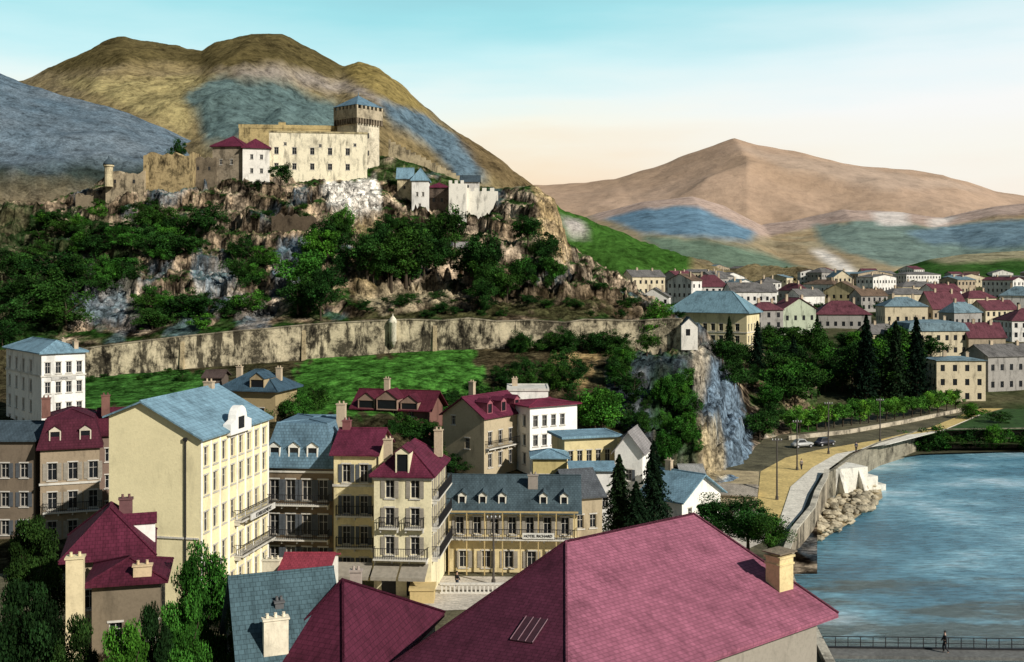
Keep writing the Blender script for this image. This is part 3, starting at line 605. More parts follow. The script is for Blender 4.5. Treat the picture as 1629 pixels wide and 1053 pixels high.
def block(name,label,px0,px1,Y,pt,pb,mat,d=4,cren=0,cat='castle wall',Y2=None,slits=0,rag=1.4):
    A=W2(px0,Y); B=W2(px1,Y2 or Y); w=math.hypot(B[0]-A[0],B[1]-A[1]); zb=zz(pb,Y); H=zz(pt,Y)-zb
    t=thing(name,label,cat,(A[0],A[1],zb),math.atan2(B[1]-A[1],B[0]-A[0])); m=MB()
    n=max(3,int(w/.9)); rr=random.Random(px0); hs=[H-(rr.random()*rag if not cren else 0) for _ in range(n+1)]
    for i in range(n):
        x0,x1=w*i/n,w*(i+1)/n
        m.add([(x0,0,-2),(x1,0,-2),(x1,d,-2),(x0,d,-2),(x0,0,hs[i]),(x1,0,hs[i+1]),(x1,d,hs[i+1]),(x0,d,hs[i])],[(4,5,6,7),(0,1,5,4),(2,3,7,6)]+([(3,0,4,7)] if i==0 else [])+([(1,2,6,5)] if i==n-1 else []))
    m.build('masonry',mat,t)
    if cren:
        k=max(3,int(w/1.8))
        for i in range(k): c=MB(); c.box(w*i/k,w*i/k+w/k*.55,0,.5,H+.002,H+.9); c.build('merlon',mat,t)
    for i in range(slits):
        q=MB(); u=w*(i+.5)/slits; q.box(u-.3,u+.3,-.03,.1,H*.55,H*.55+1.0); q.build('opening',M_dark,t)
    return t
block('castle_bastion','broad ochre ruined bastion wall at the left of the castle',228,306,288,240,305,stone((.46,.35,.18),.7,.2,.02),8)
block('castle_curtain_wall','dark stretch of castle wall between the ruined bastion and the lodge',306,342,291,247,300,stone((.20,.16,.11),.7,.5),6,slits=2)
block('castle_low_wall','low ruined wall stepping down at the far left of the castle',120,168,288,305,330,stone((.26,.21,.14),.7,.4),3)
block('castle_terrace_wall','pale terrace wall between the small turret and the ruined bastion',168,228,286,270,318,stone((.44,.36,.24),.7,.25),4,slits=2)
tu=thing('castle_turret','small domed stone turret at the far left tip of the castle','turret',(*W2(173,285),zz(285,285))); m=MB(); m.lathe((0,0,0),[(1.1,-2),(1.1,3.2),(1.4,3.4),(1.4,3.8)],12); m.build('shaft',ST,tu); m=MB(); m.lathe((0,0,3.8),[(1.5,0),(1.3,.6),(.8,1.2),(.3,1.7),(.08,2.5)],12); m.build('roof',roofm(SLG),tu,True)
house('castle_gatehouse','narrow white castle gatehouse with blue hipped roof right of the keep',W2(655,292),W2(681,292),6,zz(350,292),zz(287,292),zz(268,295),'hip',plaster((.80,.77,.70),.6),roofm(SLL),{'F':[(1.5,6.5,.6,1.1),(3.1,6.5,.6,1.1),(2.2,3.4,.6,1.1)]},o=.4,cat='castle building')
house('castle_store','small stone outbuilding with blue roof beside the gatehouse',W2(632,297),W2(656,297),4,zz(310,297),zz(282,297),zz(268,299),'gable_x',ST,roofm(SLL),{'F':[(2,1.6,.6,.9)]},simple=True,cat='castle building')
house('castle_barrack','dark walled castle barrack with maroon roof between white walls',W2(681,296),W2(714,296),6,zz(350,296),zz(298,296),zz(290,299),'hip',stone((.12,.09,.07),.7,.4),roofm(MAR),{'F':[(1.6,5,.7,1.1),(3.8,5,.7,1.1)]},simple=True,cat='castle building')
block('castle_white_wall','crenellated white castle wall right of the maroon roofed barrack',714,742,291,292,352,plaster((.80,.76,.66),.7),5,cren=1)
block('castle_white_terrace','wide white terrace wall at the right tip of the castle rock',742,792,294,304,345,plaster((.76,.72,.62),.8),5,cren=1)
house('castle_chapel','small white hut with slate roof on the right end of the castle terrace',W2(733,303),W2(762,303),4,zz(305,303),zz(288,303),zz(280,305),'gable_x',plaster((.66,.62,.56),.7),roofm(SLG),{'F':[(2,1,.6,.9)]},simple=True,cat='castle building')
block('slope_wall','stub of dark ruined masonry on the rock below the castle hall',432,500,258,338,366,stone((.12,.09,.06),.7,.5),3,cat='wall')
house('slope_hut','tiny white hut with grey roof on the slope below the barrack',W2(716,256),W2(746,256),3,zz(405,256),zz(393,256),zz(386,256),'gable_x',plaster((.7,.66,.6),.6),roofm((.4,.38,.36)),{},simple=True,cat='hut')
sw=thing('stepped_wall','thin stepped battlement wall descending to the right from behind the keep','castle wall',(*W2(618,320),60)); SM=stone((.50,.41,.26),.6,.4)
m=MB()
for i in range(17):
    px=618+i*8; Y=320; top=zz(226+i*4.1,Y)-60; x0=WX(px,Y)-sw.location.x; x1=WX(px+8,Y)-sw.location.x
    m.box(x0,x1-.003,0,.8,top-5,top); m.box(x0,x0+.6,0,.8,top+.002,top+.8)
m.build('masonry',SM,sw)
# ------------------------------------------------------------------ town houses in front
P=plaster
A=(-35.3,93.6); B=(-26.8,92.0)
t,fx=house('white_hotel','tall white hotel with blank cream gable and light blue roof',A,B,14.2,4,20.1,23.05,'gable_y',P((.86,.76,.46),.3),roofm(SLL,.6,.5),
 {'R':grid(8,1.0,1.75,[1.2,4.5,7.8,11.0],.85,1.75)+grid(8,1.0,1.75,[13.5],.85,1.7)},ridge_u=3.2,zl=21.8,cat='hotel',balc=(('R',6.5,14,4.3,.9),('R',6.5,14,7.5,.8)),chim=((3.2,12.5,21.5,23.6,.9,.6),))
arc=[(4.9,15.6),(4.9,16.6)]+[(7.1-1.2*math.cos(a),16.9+1.2*math.sin(a)) for a in np.linspace(0,math.pi,10)]+[(9.3,16.6),(9.3,15.6)]
m=MB(fx('R')); m.add([(u,-.45,z) for u,z in arc]+[(u,.3,z) for u,z in arc],[tuple(range(len(arc))),tuple(range(len(arc),2*len(arc)))[::-1]]+[(i,i+1,len(arc)+i+1,len(arc)+i) for i in range(len(arc)-1)]); m.build('pediment',P((.84,.82,.76),.3),t)
m=MB(fx('R')); m.box(6.5,7.7,-.48,-.452,16.0,17.1); m.build('pediment_window',M_pane,t)
for i in range(9): m=MB(fx('R')); u=.12+i*1.75; m.box(u-.12,u+.12,-.06,-.004,0,15.9); m.build('pilaster',P((.88,.86,.8),.3),t)
m=MB(); m.box(7.2,7.32,-.14,-.02,2,15.8); m.box(7.1,7.42,-.2,-.02,15.8,16.1); m.build('drainpipe',M_dark,t)
m=MB(); m.box(-.1,8.5,-.12,-.004,7.35,7.5); m.build('ledge',M_conc,t)
m=MB(fx('R')); m.box(8,13.6,-1.02,-.92,7.25,7.8); sg=m.build('sign_board',flat((.62,.6,.55)),t); x,y,z=fx('R')(10.8,-1.05,7.52); text(sg,'ETABLISSEMENT',.5,M_dark,(x,y,z),math.pi/2)
t,fx=house('corner_hotel','tall white corner hotel with light blue hipped roof at the left edge',W2(10,152),W2(66,140),5.6,11,zz(562,140),zz(541,145),'hip',P(WHITE,.5),roofm(SLL),
 {'F':grid(4,1.6,3.2,[2,4.8,7.6,10.2],.9,1.6),'R':grid(4,.8,1.35,[2,4.8,7.6,10.2],.7,1.5)},cat='hotel',bands=(9.8,),o=.4,chim=((15,4.6,23,25.3),(10,4.6,23,25.3)))
m=MB(fx('R')); m.box(1.2,4.4,-.12,-.004,9.35,9.78); sg=m.build('sign_board',flat((.5,.48,.44)),t); x,y,z=fx('R')(2.8,-.14,9.55); text(sg,'HOTEL',.36,M_dark,(x,y,z),math.pi/2)
house('mansard_house','brown walled house with steep maroon mansard roof left of the white hotel',W2(64,117),W2(158,119),8,4,zz(712,118),zz(650,121),'mansard',P((.32,.25,.17),.6),roofm((.09,.02,.035)),
 {'F':grid(3,1.2,2.1,[1.2,4.4,7.6],.95,1.9)},zm=zz(664,120),inset=.9,dorm=[('F',1.5,-.15,zz(708,118),1.2,1.7,1.6,P((.6,.54,.42),.4)),('F',4.6,-.15,zz(708,118),1.2,1.7,1.6,P((.6,.54,.42),.4))],balc=(('F',.3,6.3,4.2,.7),),chim=((6.6,4,18,20.3,.9,.7,P((.2,.1,.08))),(.3,4,18,20.2,.9,.7,P((.2,.1,.08)))),bands=(7.1,),shut=M_shut)
house('mansard_annex','lower maroon roofed annex wedged between mansard house and white hotel',W2(158,121),W2(205,122),7,4,zz(690,121),zz(652,124),'gable_x',P((.2,.14,.11),.5),roofm((.10,.02,.035)),{'F':grid(1,1.0,2.2,[3,6,9],.8,1.5)})
house('edge_house','dark narrow house with grey roof at the left edge below the corner hotel',W2(-70,118),W2(56,118),8,4,zz(700,118),zz(672,122),'gable_x',P((.18,.14,.10),.5),roofm(SLG),{'F':grid(4,1.2,2.1,[1.5,4.6,7.8],.9,1.6)},shut=M_shutd)
house('slate_villa','small villa with dark blue slate hipped roof behind the white hotel',W2(352,152),W2(438,150),7,13,zz(622,150),zz(588,154),'hip',P((.36,.28,.15),.5),roofm((.06,.11,.15)),{'F':grid(3,1.4,2.4,[1,],.9,1.5)+[(1.4,3.0,.8,1.1)]},o=.7,
 dorm=[('F',5.6,-.1,zz(628,150),2.2,2.2,3.5,P((.4,.31,.18),.4))],chim=((1,3.5,18,20.9),(7,4,18,20.8)))
house('ruined_cottage','dark cottage with blackened wall left of the slate villa',W2(325,158),W2(352,158),4,13,zz(600,158),zz(592,158),'gable_x',P((.13,.1,.08),.5),roofm((.1,.07,.06)),{},simple=True)
house('blue_mansard_house','brown stone house with pale blue mansard roof and three white dormers',W2(422,108.3),W2(531,107.6),9,4,zz(742,108),zz(664,113),'mansard',P((.19,.14,.09),.6),roofm(SLB),
 {'F':grid(4,.95,1.68,[.6,3.9,7.4],.95,2.1)},zm=zz(672,109.5),inset=1.3,dorm=[('F',u,-.1,zz(738,108),1.15,1.8,1.8,P((.8,.78,.7),.3)) for u in (1.0,3.0,4.9)],balc=(('F',.2,6.7,3.6,.8),('F',.2,6.7,7.1,.8)),bands=(10.2,),shut=M_shutd,chim=((6.7,4.5,18,20.6,.9,.7),))
house('narrow_cream_house','narrow cream town house with shuttered windows and maroon roof',W2(531,105.5),W2(598,105.2),8,4,zz(722,105.3),zz(684,109),'gable_x',P(CREAM,.5),roofm(MAR),
 {'F':grid(2,1.25,1.75,[.5,3.6,6.6,9.7],.8,1.8)},balc=(('F',.3,4,6.5,.6),('F',.3,4,3.4,.6)),shut=M_shutd,chim=((.4,4,17,19.2,.8,.7,P((.2,.08,.08))),),bands=(9.3,),cat='town house')
t,fx=house('corner_tenement','cream corner tenement with maroon roof and tall central dormer',(-12.98,100.5),W2(686,100),9,4,zz(757,100.2),zz(703,104.5),'hip',P((.78,.70,.46),.5),roofm(MAR),
 {'F':grid(2,1.5,2.4,[3.9,6.6,9.2],.85,1.7),'R':grid(4,1.1,2.2,[3.9,6.6,9.2],.85,1.7)},dorm=[('F',2.7,-.05,zz(765,100),1.3,2.6,3,P((.74,.67,.46),.35))],
 balc=(('F',.6,2.4,6.5,.6),('F',3.0,4.8,6.5,.6),('F',.1,5.2,3.7,1.0),('R',.2,8.6,6.5,.7),('R',.2,8.6,3.7,.8),('R',.2,8.6,9.1,.7)),shut=M_shut,cat='town house',chim=((5,7,16,18.6,.8,.6),(.4,4.5,16,18.0,.8,.6)),doors=(('F',1.4,1.4,2.6),('F',3.9,1.6,2.6)),bands=(10.9,))
m=MB(fx('F'))
for u0,u1 in ((-3.6,-.1),(.1,2.5),(2.7,5.2)):
    m.add([(u0,-2.0,2.3),(u1,-2.0,2.3),(u1,-.01,3.1),(u0,-.01,3.1),(u0,-2.0,2.2),(u1,-2.0,2.2),(u1,-.01,3.0),(u0,-.01,3.0),(u0,-2.02,2.0),(u1,-2.02,2.0)],[(0,1,2,3),(7,6,5,4),(8,9,1,0),(1,5,6,2),(0,3,7,4)])
m.build('awning',flat((.28,.25,.2),.9),t)
t,fx=house('gallery_inn','long yellow inn with slate roof, five dormers and a wooden gallery',W2(714,108.5),W2(918,108),8,4,zz(812,108),zz(757,112.5),'gable_x',P((.66,.54,.30),.6),roofm((.075,.11,.125)),
 {'F':grid(7,1.1,1.78,[3.9],.8,1.75)+grid(5,1.5,2.3,[.5],.9,1.7)},shut=M_shut,cat='inn',dorm=[('F',u,.55,zz(808,108),.8,1.1,2.2,P((.7,.66,.55),.3)) for u in (1.3,3.4,5.4,9.6,11.7)],
 balc=(('F',-.1,13,3.65,1.1),),chim=((8.5,2.6,11.3,13.4,1.0,.7,P((.3,.26,.22))),),o=.5)
for i in range(8):
    m=MB(fx('F')); u=.1+i*12.6/7; m.box(u-.06,u+.06,-1.05,-.93,.0,3.5); m.box(u-.05,u+.05,-1.05,-.95,3.66,6.3); m.build('gallery_post',flat((.45,.34,.16)),t)
m=MB(fx('F')); m.box(-.2,13.1,-1.1,-.9,6.3,6.45); m.build('gallery_beam',flat((.45,.34,.16)),t)
m=MB(fx('F')); m.box(7.5,10.7,-1.22,-1.13,3.75,4.32); sg=m.build('sign_board',flat((.66,.64,.57)),t); x,y,z=fx('F')(9.1,-1.25,4.03); text(sg,'HOTEL RICHARD',.37,M_dark,(x,y,z),0)
house('inn_extension','slate roofed extension adjoining the right end of the yellow inn',W2(912,110),W2(958,111),7,4,zz(790,110),zz(748,114),'gable_x',P((.4,.33,.22),.5),roofm((.11,.12,.13)),{'F':grid(2,.8,1.4,[1.2,4.0],.7,1.4)})
house('gabled_lodging','tall lodging with tan gable and maroon roof set with dormers',(-9.3,144.2),(-3.66,140),9.5,8,zz(664,140),zz(628,146),'gable_y',P((.46,.38,.25),.5),roofm(MAR),
 {'F':[(1.8,6.2,.7,1.2),(4.2,3.2,.8,1.4)],'R':grid(4,1.3,2.25,[.8,3.7],.9,1.8)},dorm=[('R',u,.25,zz(661,140),1.1,1.5,2.0,P((.3,.1,.12),.3)) for u in (1.6,4.6,7.6)],balc=(('R',.2,9.2,3.4,.7),),cat='lodging house',chim=((1,5,17,19.4),))
house('white_block','plain white block with flat roof behind the gabled lodging',W2(808,153),W2(872,153),7,9,zz(622,153),zz(618,153),'flat',P((.84,.81,.74),.45),M_conc,{'F':grid(2,1.5,2.6,[6.2],.9,1.2)},o=.15,chim=((1,5,17.5,18.9),))
house('white_guesthouse','white guesthouse with many windows and thin maroon roof',W2(843,143),W2(918,147),7,8,zz(645,144),zz(634,149),'hip',P((.86,.84,.78),.4),roofm((.2,.03,.06)),
 {'F':grid(4,.9,1.45,[.7,3.2,5.8],.75,1.5),'L':grid(3,1.2,2.2,[.7,3.2,5.8],.75,1.5)},o=.5,cat='guesthouse')
house('red_chalet','low chalet with several steep maroon gables on the green slope',W2(565,156),W2(682,153),6,13.5,zz(648,154),zz(622,157),'gable_x',P((.2,.1,.08),.5),roofm((.11,.02,.035)),{'F':grid(4,1.5,2.4,[.4],.8,1.0)},cat='chalet',o=.7,
 dorm=[('F',2.0,-.6,zz(652,154),2.6,1.4,4,P((.3,.2,.15),.4)),('F',5.3,-.9,zz(652,154),3.2,1.6,4,P((.3,.2,.15),.4)),('F',8.6,-.6,zz(652,154),2.6,1.2,4,P((.3,.2,.15),.4))],chim=((3.8,3,17,18.9),))
house('terrace_house','cream house with flat blue roof and row of windows',W2(898,134),W2(982,136),5,8,zz(698,134),zz(694,134),'flat',P((.66,.55,.3),.4),roofm(SLL),{'F':grid(5,.8,1.25,[2.6],.7,1.5)},o=.5)
house('white_gable_cottage','small white cottage with grey gable beside the flat roofed house',W2(978,134),W2(1022,133),6,7.5,zz(716,134),zz(688,134),'gable_y',P(WHITE,.35),roofm((.3,.28,.27)),{'F':[(1.75,1,.8,1.4)]},shut=M_shutd)
house('blue_pavilion','little open pavilion with light blue roof and dark panels',W2(848,130),W2(902,130),4,8,zz(728,130),zz(714,132),'hip',P((.55,.45,.2),.4),roofm(SLL),{'F':grid(3,.9,1.2,[.5],.9,1.4)},o=.4,cat='pavilion')
house('low_blue_house','low house with pale blue roof below the flat roofed house',W2(910,126),W2(975,126),5,6,zz(748,126),zz(735,129),'gable_x',P(WHITE,.4),roofm(SLL),{'F':grid(3,.9,1.5,[.8],.7,1.2)})
house('riverside_cottage','white cottage with broad slate blue roof near the conifers',W2(1022,128),W2(1085,124),8,4,zz(790,126),zz(748,130),'gable_x',P((.8,.76,.68),.4),roofm(SLL),{'F':grid(2,1.4,2,[1.8],.8,1.4),'R':grid(3,1.6,2.3,[1.6],.8,1.3)},o=.6,chim=((1,4,10,11.6),))
house('quayside_shed','long low pale shed with grey roof at the foot of the cliff',W2(1112,146),W2(1200,144),5,4,zz(786,145),zz(770,148),'gable_x',P((.66,.58,.42),.5),roofm((.42,.37,.3)),{'F':grid(3,1.5,2.2,[.8],.8,1.1)},cat='shed')
house('cliff_shed','small grey shed tucked under the cliff behind the long low shed',W2(1085,156),W2(1118,156),4,4,zz(752,156),zz(744,156),'gable_x',P((.42,.38,.3),.5),roofm((.36,.36,.34)),{'F':[(1.4,2.6,.7,1.1)]},cat='shed')
# foreground left
house('maroon_hip_house','near house with spreading maroon hipped roof at lower left',W2(112,72),W2(232,73.5),6.5,4,zz(884,73),zz(800,76.5),'hip',P((.35,.28,.19),.6),roofm((.11,.02,.04)),{'F':grid(2,1.2,1.8,[7.5],.8,1.3)},o=.7,
 dorm=[('R',3.2,-.6,zz(880,73),1.3,1.4,3,P((.8,.77,.7),.3))],chim=((3.4,4,17.0,18.0,.9,.6,P((.16,.08,.08))),))
house('low_maroon_house','lower wing with dark maroon roof and tall cream chimney in front',W2(146,67),W2(255,68),4.5,4,zz(922,68),zz(884,70),'hip',P((.2,.16,.11),.5),roofm((.10,.018,.035)),{'F':grid(2,1.4,2.2,[7],.8,1.2)},o=.5,
 chim=((3.0,.3,zz(930,68),zz(900,68),1.1,.5,P((.62,.47,.29),.6)),(-.85,-.8,8,zz(884,66.5),1.0,.8,P((.74,.62,.38),.5))))
house('grey_roof_house','near house with large blue grey slate roof at the bottom left',W2(388,60),W2(545,62),9,4,zz(1075,60.5),zz(908,66),'gable_x',P((.5,.46,.4),.5),roofm((.08,.135,.155)),{'F':grid(2,1.5,2.2,[2.5],.8,1.2)},
 chim=((1.9,1.0,zz(1060,61),zz(990,61),1.4,.6,P((.8,.72,.55),.5)),(2.4,3.0,zz(990,64),zz(955,64),.5,.5,P((.12,.12,.12)))))
house('red_flat_house','small white walled house with low red roof between the maroon roofs',W2(446,86),W2(522,86),5,4,zz(908,86),zz(880,89),'gable_x',P((.78,.74,.64),.4),roofm((.30,.05,.07)),{'F':grid(2,1.1,1.7,[4.5],.7,1.0)},o=.2,chim=((-.9,1,4,zz(896,86),1.4,.8,P((.76,.68,.5),.4)),))
house('street_kiosk','small yellow flat roofed kiosk on the street behind the dark maroon roof',W2(652,98),W2(690,98),2,4,zz(940,98),zz(936,98),'flat',P((.55,.42,.2),.5),P((.55,.42,.2),.5),{'F':[(1.1,.5,.9,.8)]},o=.1,simple=True,cat='kiosk')
def fourroof(name,label,corners,ridge,faces,mats,wallc,names):
    t=thing(name,label,'house',(0,0,0)); pts={**corners,**ridge}; parts=[]
    for fs,mt,nm in zip(faces,mats,names):
        m=MB()
        for f in fs: m.poly([pts[k] for k in f])
        for f in fs:
            for a,b in zip(f,f[1:]+f[:1]):
                if (a in ridge) or (b in ridge): m.tube(pts[a]+Vector((0,0,.04)),pts[b]+Vector((0,0,.04)),.1,.1,6)
        if not parts:
            cs=list(corners.values()); dn=Vector((0,0,-.3))
            for a,b in zip(cs,cs[1:]+cs[:1]): m.poly([a,a+dn,b+dn,b])
            m.poly([c+dn for c in cs][::-1])
        parts.append(m.build(nm,mt,t))
    cs=list(corners.values()); cen=sum(cs,Vector())/len(cs); m=MB(); m.prism([((c+(cen-c)*.1).x,(c+(cen-c)*.1).y) for c in cs],3,cs[0].z-.31); m.build('wall',wallc,t); return t,parts
V=Vector
dm,_p=fourroof('dark_maroon_house','near house with dark maroon pyramid roof at the bottom centre left',{'a':V((-9.0,57,10.6)),'b':V((-4.7,74.5,10.6)),'c':V((-13.4,74,10.6)),'d':V((-15.4,60,10.6))},{'p':V((-10.4,65.5,15.4))},[[['a','b','p'],['b','c','p'],['c','d','p'],['d','a','p']]],[roofm((.10,.02,.04),.4,.32)],P((.4,.34,.28),.5),['roof'])
m=MB(); m.box(-10.2,-9.5,67.2,67.7,14,15.4); m.box(-10.27,-9.43,67.13,67.77,15.4,15.5)
for i in (-10.0,-9.7): m.lathe((i,67.45,15.5),[(.09,0),(.08,.25)],8)
m.build('chimney',P((.4,.33,.28)),_p[0])
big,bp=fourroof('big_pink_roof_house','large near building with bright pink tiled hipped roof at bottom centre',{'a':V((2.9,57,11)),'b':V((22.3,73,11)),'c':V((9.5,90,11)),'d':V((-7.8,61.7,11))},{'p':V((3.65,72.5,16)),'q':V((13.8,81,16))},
 [[['a','b','q','p'],['b','c','q']],[['d','a','p'],['c','d','p','q']]],[roofm(PINK,.42,.3,.38),roofm((.085,.02,.038),.42,.3,.4)],P((.3,.27,.22),.5),['roof','hip_slope'])  # hip slope: darker copy of the roof tiles, shade put into the colour
bro,hs_=bp; hs_['label']='slope of the roof with its shade painted in darker maroon'
P1=V((3.65,72.5,16)); C1=V((2.9,57,11)); C2=V((-7.8,61.7,11))
nn=(C1-C2).cross(P1-C2).normalized(); nn=nn if nn.z>0 else -nn
def onplane(a,b): return C2+(C1-C2)*a+(P1-C2)*b
q=[onplane(.40,.30),onplane(.52,.30),onplane(.45,.45),onplane(.33,.45)]
m=MB(); up=nn*.1; k=[v+up for v in q]; m.add(q+k,[(4,5,6,7),(0,1,5,4),(1,2,6,5),(2,3,7,6),(3,0,4,7)]); m.build('skylight',flat((.05,.02,.025),.4),hs_)
for i in range(4):
    m=MB(); f=i/3; m.tube(k[0].lerp(k[1],f)+nn*.03,k[3].lerp(k[2],f)+nn*.03,.03,.03,6); m.build('glazing_bar',flat((.22,.13,.15)),hs_)
cx,cy=W2(1240,74.5); zb=10.5; zt=ZP(885,74.5)
a=math.radians(38)
def rx(x,y,z): return (cx+x*math.cos(a)-y*math.sin(a),cy+x*math.sin(a)+y*math.cos(a),z)
m=MB(rx); m.box(-.75,.75,-.6,.6,zb,zt); m.box(-.85,.85,-.7,.7,zt,zt+.15); m.box(-.82,.82,-.67,.67,zt-.5,zt-.38)
for i in (-.45,0,.45): m.box(i-.14,i+.14,-.26,.26,zt+.15,zt+.34)
m.build('chimney',P((.70,.57,.30),.7),bro)
m=MB(rx); m.box(-.95,.95,-.8,.8,zt+.34,zt+.42); m.build('chimney_cap',stone((.25,.2,.14)),bro)
# ------------------------------------------------------------------ far town
cols_w={'white':(.74,.71,.65),'cream':(.64,.55,.38),'grey':(.34,.32,.29),'tan':(.38,.31,.22),'yellow':(.60,.50,.28),'pale green':(.42,.46,.34)}
cols_r={'maroon':(.16,.055,.07),'blue':(.19,.28,.32),'grey':(.19,.18,.17),'brown':(.19,.13,.09)}
def auto(w,H):
    n=max(1,int(w/2.4)); r=max(1,int(H/2.9)); return grid(n,w/n/2,w/n,[H-(i+1)*H/r+.7 for i in range(r)],1.0,1.5)
def far(label,p0,p1,pr,pe,pb,Y,wc,rc,rf='hip',d=None,yaw=0):
    w=(p1-p0)/F*Y; d=d or min(12,max(6,w*.7)); zb=zz(pb,Y); ze=zz(pe,Y); zr=zz(pr,Y+d/2)
    A=W2(p0,Y+yaw); B=W2(p1,Y-yaw); w=math.hypot(A[0]-B[0],A[1]-B[1])
    ch=((w*.3,d*.5,zr-1,zr+1.0,.8,.6),(w*.75,d*.45,zr-1.5,zr+.8,.7,.6)) if Y<650 else ()
    return house('town_house',label,A,B,d,zb,ze,zr,rf,P(cols_w[wc],.8),roofm(cols_r[rc],.34,.3,.65),{'F':auto(w,ze-zb),'R':auto(d,ze-zb),'L':auto(d,ze-zb)},simple=True,group='houses of the far town',chim=ch,o=.35,down=8)
house('school_building','large cream building with long light blue hipped roof above the park',W2(1064,276),W2(1188,266),11,11,zz(497,271),zz(463,276),'hip',P((.70,.60,.36),.5),roofm((.19,.32,.38)),
 {'F':grid(9,1.3,2.1,[3.2,6.4,9.4],1.1,1.8),'L':grid(4,1.6,2.6,[3.2,6.4,9.4],1.0,1.7),'R':grid(4,1.6,2.5,[3.2,6.4,9.4],1.0,1.7)},o=.8,bands=(5.8,8.9),cat='building')
typ={'hip':'hipped','gable_x':'ridged','gable_y':'gabled','mansard':'mansard'}
num=['first','second','third','fourth','fifth','sixth','seventh','eighth','ninth','tenth','eleventh','twelfth','thirteenth','fourteenth','fifteenth','sixteenth','seventeenth','eighteenth','nineteenth','twentieth']
num+=['twenty-'+n for n in num[:9]]+['thirtieth']+['thirty-'+n for n in num[:9]]
NEAR=sorted([(1200,1246,480,493,540,318,'grey','maroon','hip'),(1246,1298,474,491,535,330,'pale green','maroon','gable_y'),(1298,1386,478,500,522,352,'grey','maroon','hip'),(1408,1476,472,487,514,362,'cream','blue','hip'),(1484,1540,464,490,508,372,'tan','maroon','gable_x'),(1518,1562,480,497,518,352,'grey','blue','hip'),
 (1446,1540,508,526,565,300,'cream','blue','mansard'),(1541,1600,514,536,566,300,'tan','maroon','gable_x'),(1388,1442,516,530,562,312,'cream','grey','gable_x'),(1490,1568,566,573,640,250,'cream','blue','hip'),(1572,1660,548,566,620,262,'grey','grey','gable_x'),(1610,1700,490,510,540,330,'white','maroon','hip'),
 (1568,1620,478,492,520,365,'cream','maroon','gable_x')])
for i,q in enumerate(NEAR): far('%s house with %s %s roof, %s from left in the nearest town row'%(q[6],q[7],typ[q[8]],num[i]),*q[:9],yaw=random.uniform(-3,3))
MID=sorted([(918,990,428,444,466,440,'white','maroon','hip'),(1006,1058,430,440,468,450,'cream','grey','gable_x'),(1018,1064,458,472,500,380,'white','grey','gable_y'),(1062,1100,436,446,475,430,'white','brown','gable_y'),(1100,1160,437,456,480,430,'white','maroon','hip'),(1165,1236,450,464,498,400,'white','grey','gable_x'),
 (1238,1270,450,462,490,430,'grey','maroon','hip'),(1272,1312,460,470,492,420,'white','grey','gable_x'),(1310,1366,448,463,492,425,'yellow','brown','gable_y'),(1370,1412,460,470,494,415,'grey','brown','gable_x'),(1420,1482,458,468,488,440,'cream','grey','hip'),(1486,1530,452,462,482,455,'white','maroon','gable_x'),(1540,1585,462,474,492,420,'cream','maroon','hip'),(1590,1650,455,470,490,430,'white','blue','hip'),(880,915,446,455,470,440,'tan','brown','gable_x')])
for i,q in enumerate(MID): far('%s town house with %s roof, %s from the left in the second row'%(q[6],q[7],num[i]),*q[:9],yaw=random.uniform(-5,5))
rr=random.Random(5)
for Y,lo,nm in ((540,990,'third'),(700,1000,'fourth'),(960,1040,'farthest')):
    px=lo+rr.uniform(0,20); idx=0
    while px<1680 and idx<38:
        w=rr.choice([22,28,36,48,64])*(560/Y)**.7; base=440+(34-tz(px,Y))*F/Y+1; h=rr.uniform(5,11)*F/Y; rh=rr.uniform(1.2,3.4)*F/Y
        wc=rr.choice(['white','grey','cream','grey','tan','white']); rc=rr.choice(['maroon','grey','grey','brown','blue','grey']); rf=rr.choice(['hip','gable_x','gable_y','gable_x'])
        far('small %s house with %s roof, %s from the left in the %s row'%(wc,rc,num[idx],nm),px,px+w,base-h-rh,base-h,base+3,Y+rr.uniform(-18,18),wc,rc,rf,d=rr.uniform(8,13),yaw=rr.uniform(-8,8))
        px+=w+rr.choice([0,3,10,22,34]); idx+=1
# ------------------------------------------------------------------ vegetation
def leafmesh(name,pos,size,seed,tint,mat):
    rg=np.random.RandomState(seed); n=len(pos); a=rg.normal(size=(n,3)); a/=np.linalg.norm(a,axis=1)[:,None]; b=rg.normal(size=(n,3)); b=b-(a*b).sum(1)[:,None]*a; b/=np.linalg.norm(b,axis=1)[:,None]
    s=(size*(.6+.8*rg.rand(n)))[:,None]; v=np.stack([pos-a*s,pos-b*s*.6,pos+a*s,pos+b*s*.6],1).reshape(-1,3)
    me=bpy.data.meshes.new(name); me.vertices.add(4*n); me.vertices.foreach_set('co',v.ravel()); me.loops.add(4*n); me.loops.foreach_set('vertex_index',np.arange(4*n,dtype=np.int32)); me.polygons.add(n); me.polygons.foreach_set('loop_start',np.arange(0,4*n,4,dtype=np.int32)); me.polygons.foreach_set('loop_total',np.full(n,4,dtype=np.int32)); me.update(calc_edges=True)
    c=np.repeat(tint,4,axis=0); at=me.color_attributes.new('Col','FLOAT_COLOR','POINT'); at.data.foreach_set('color',np.concatenate([c,np.ones((4*n,1))],1).ravel().astype(np.float32)); me.materials.append(mat); return me
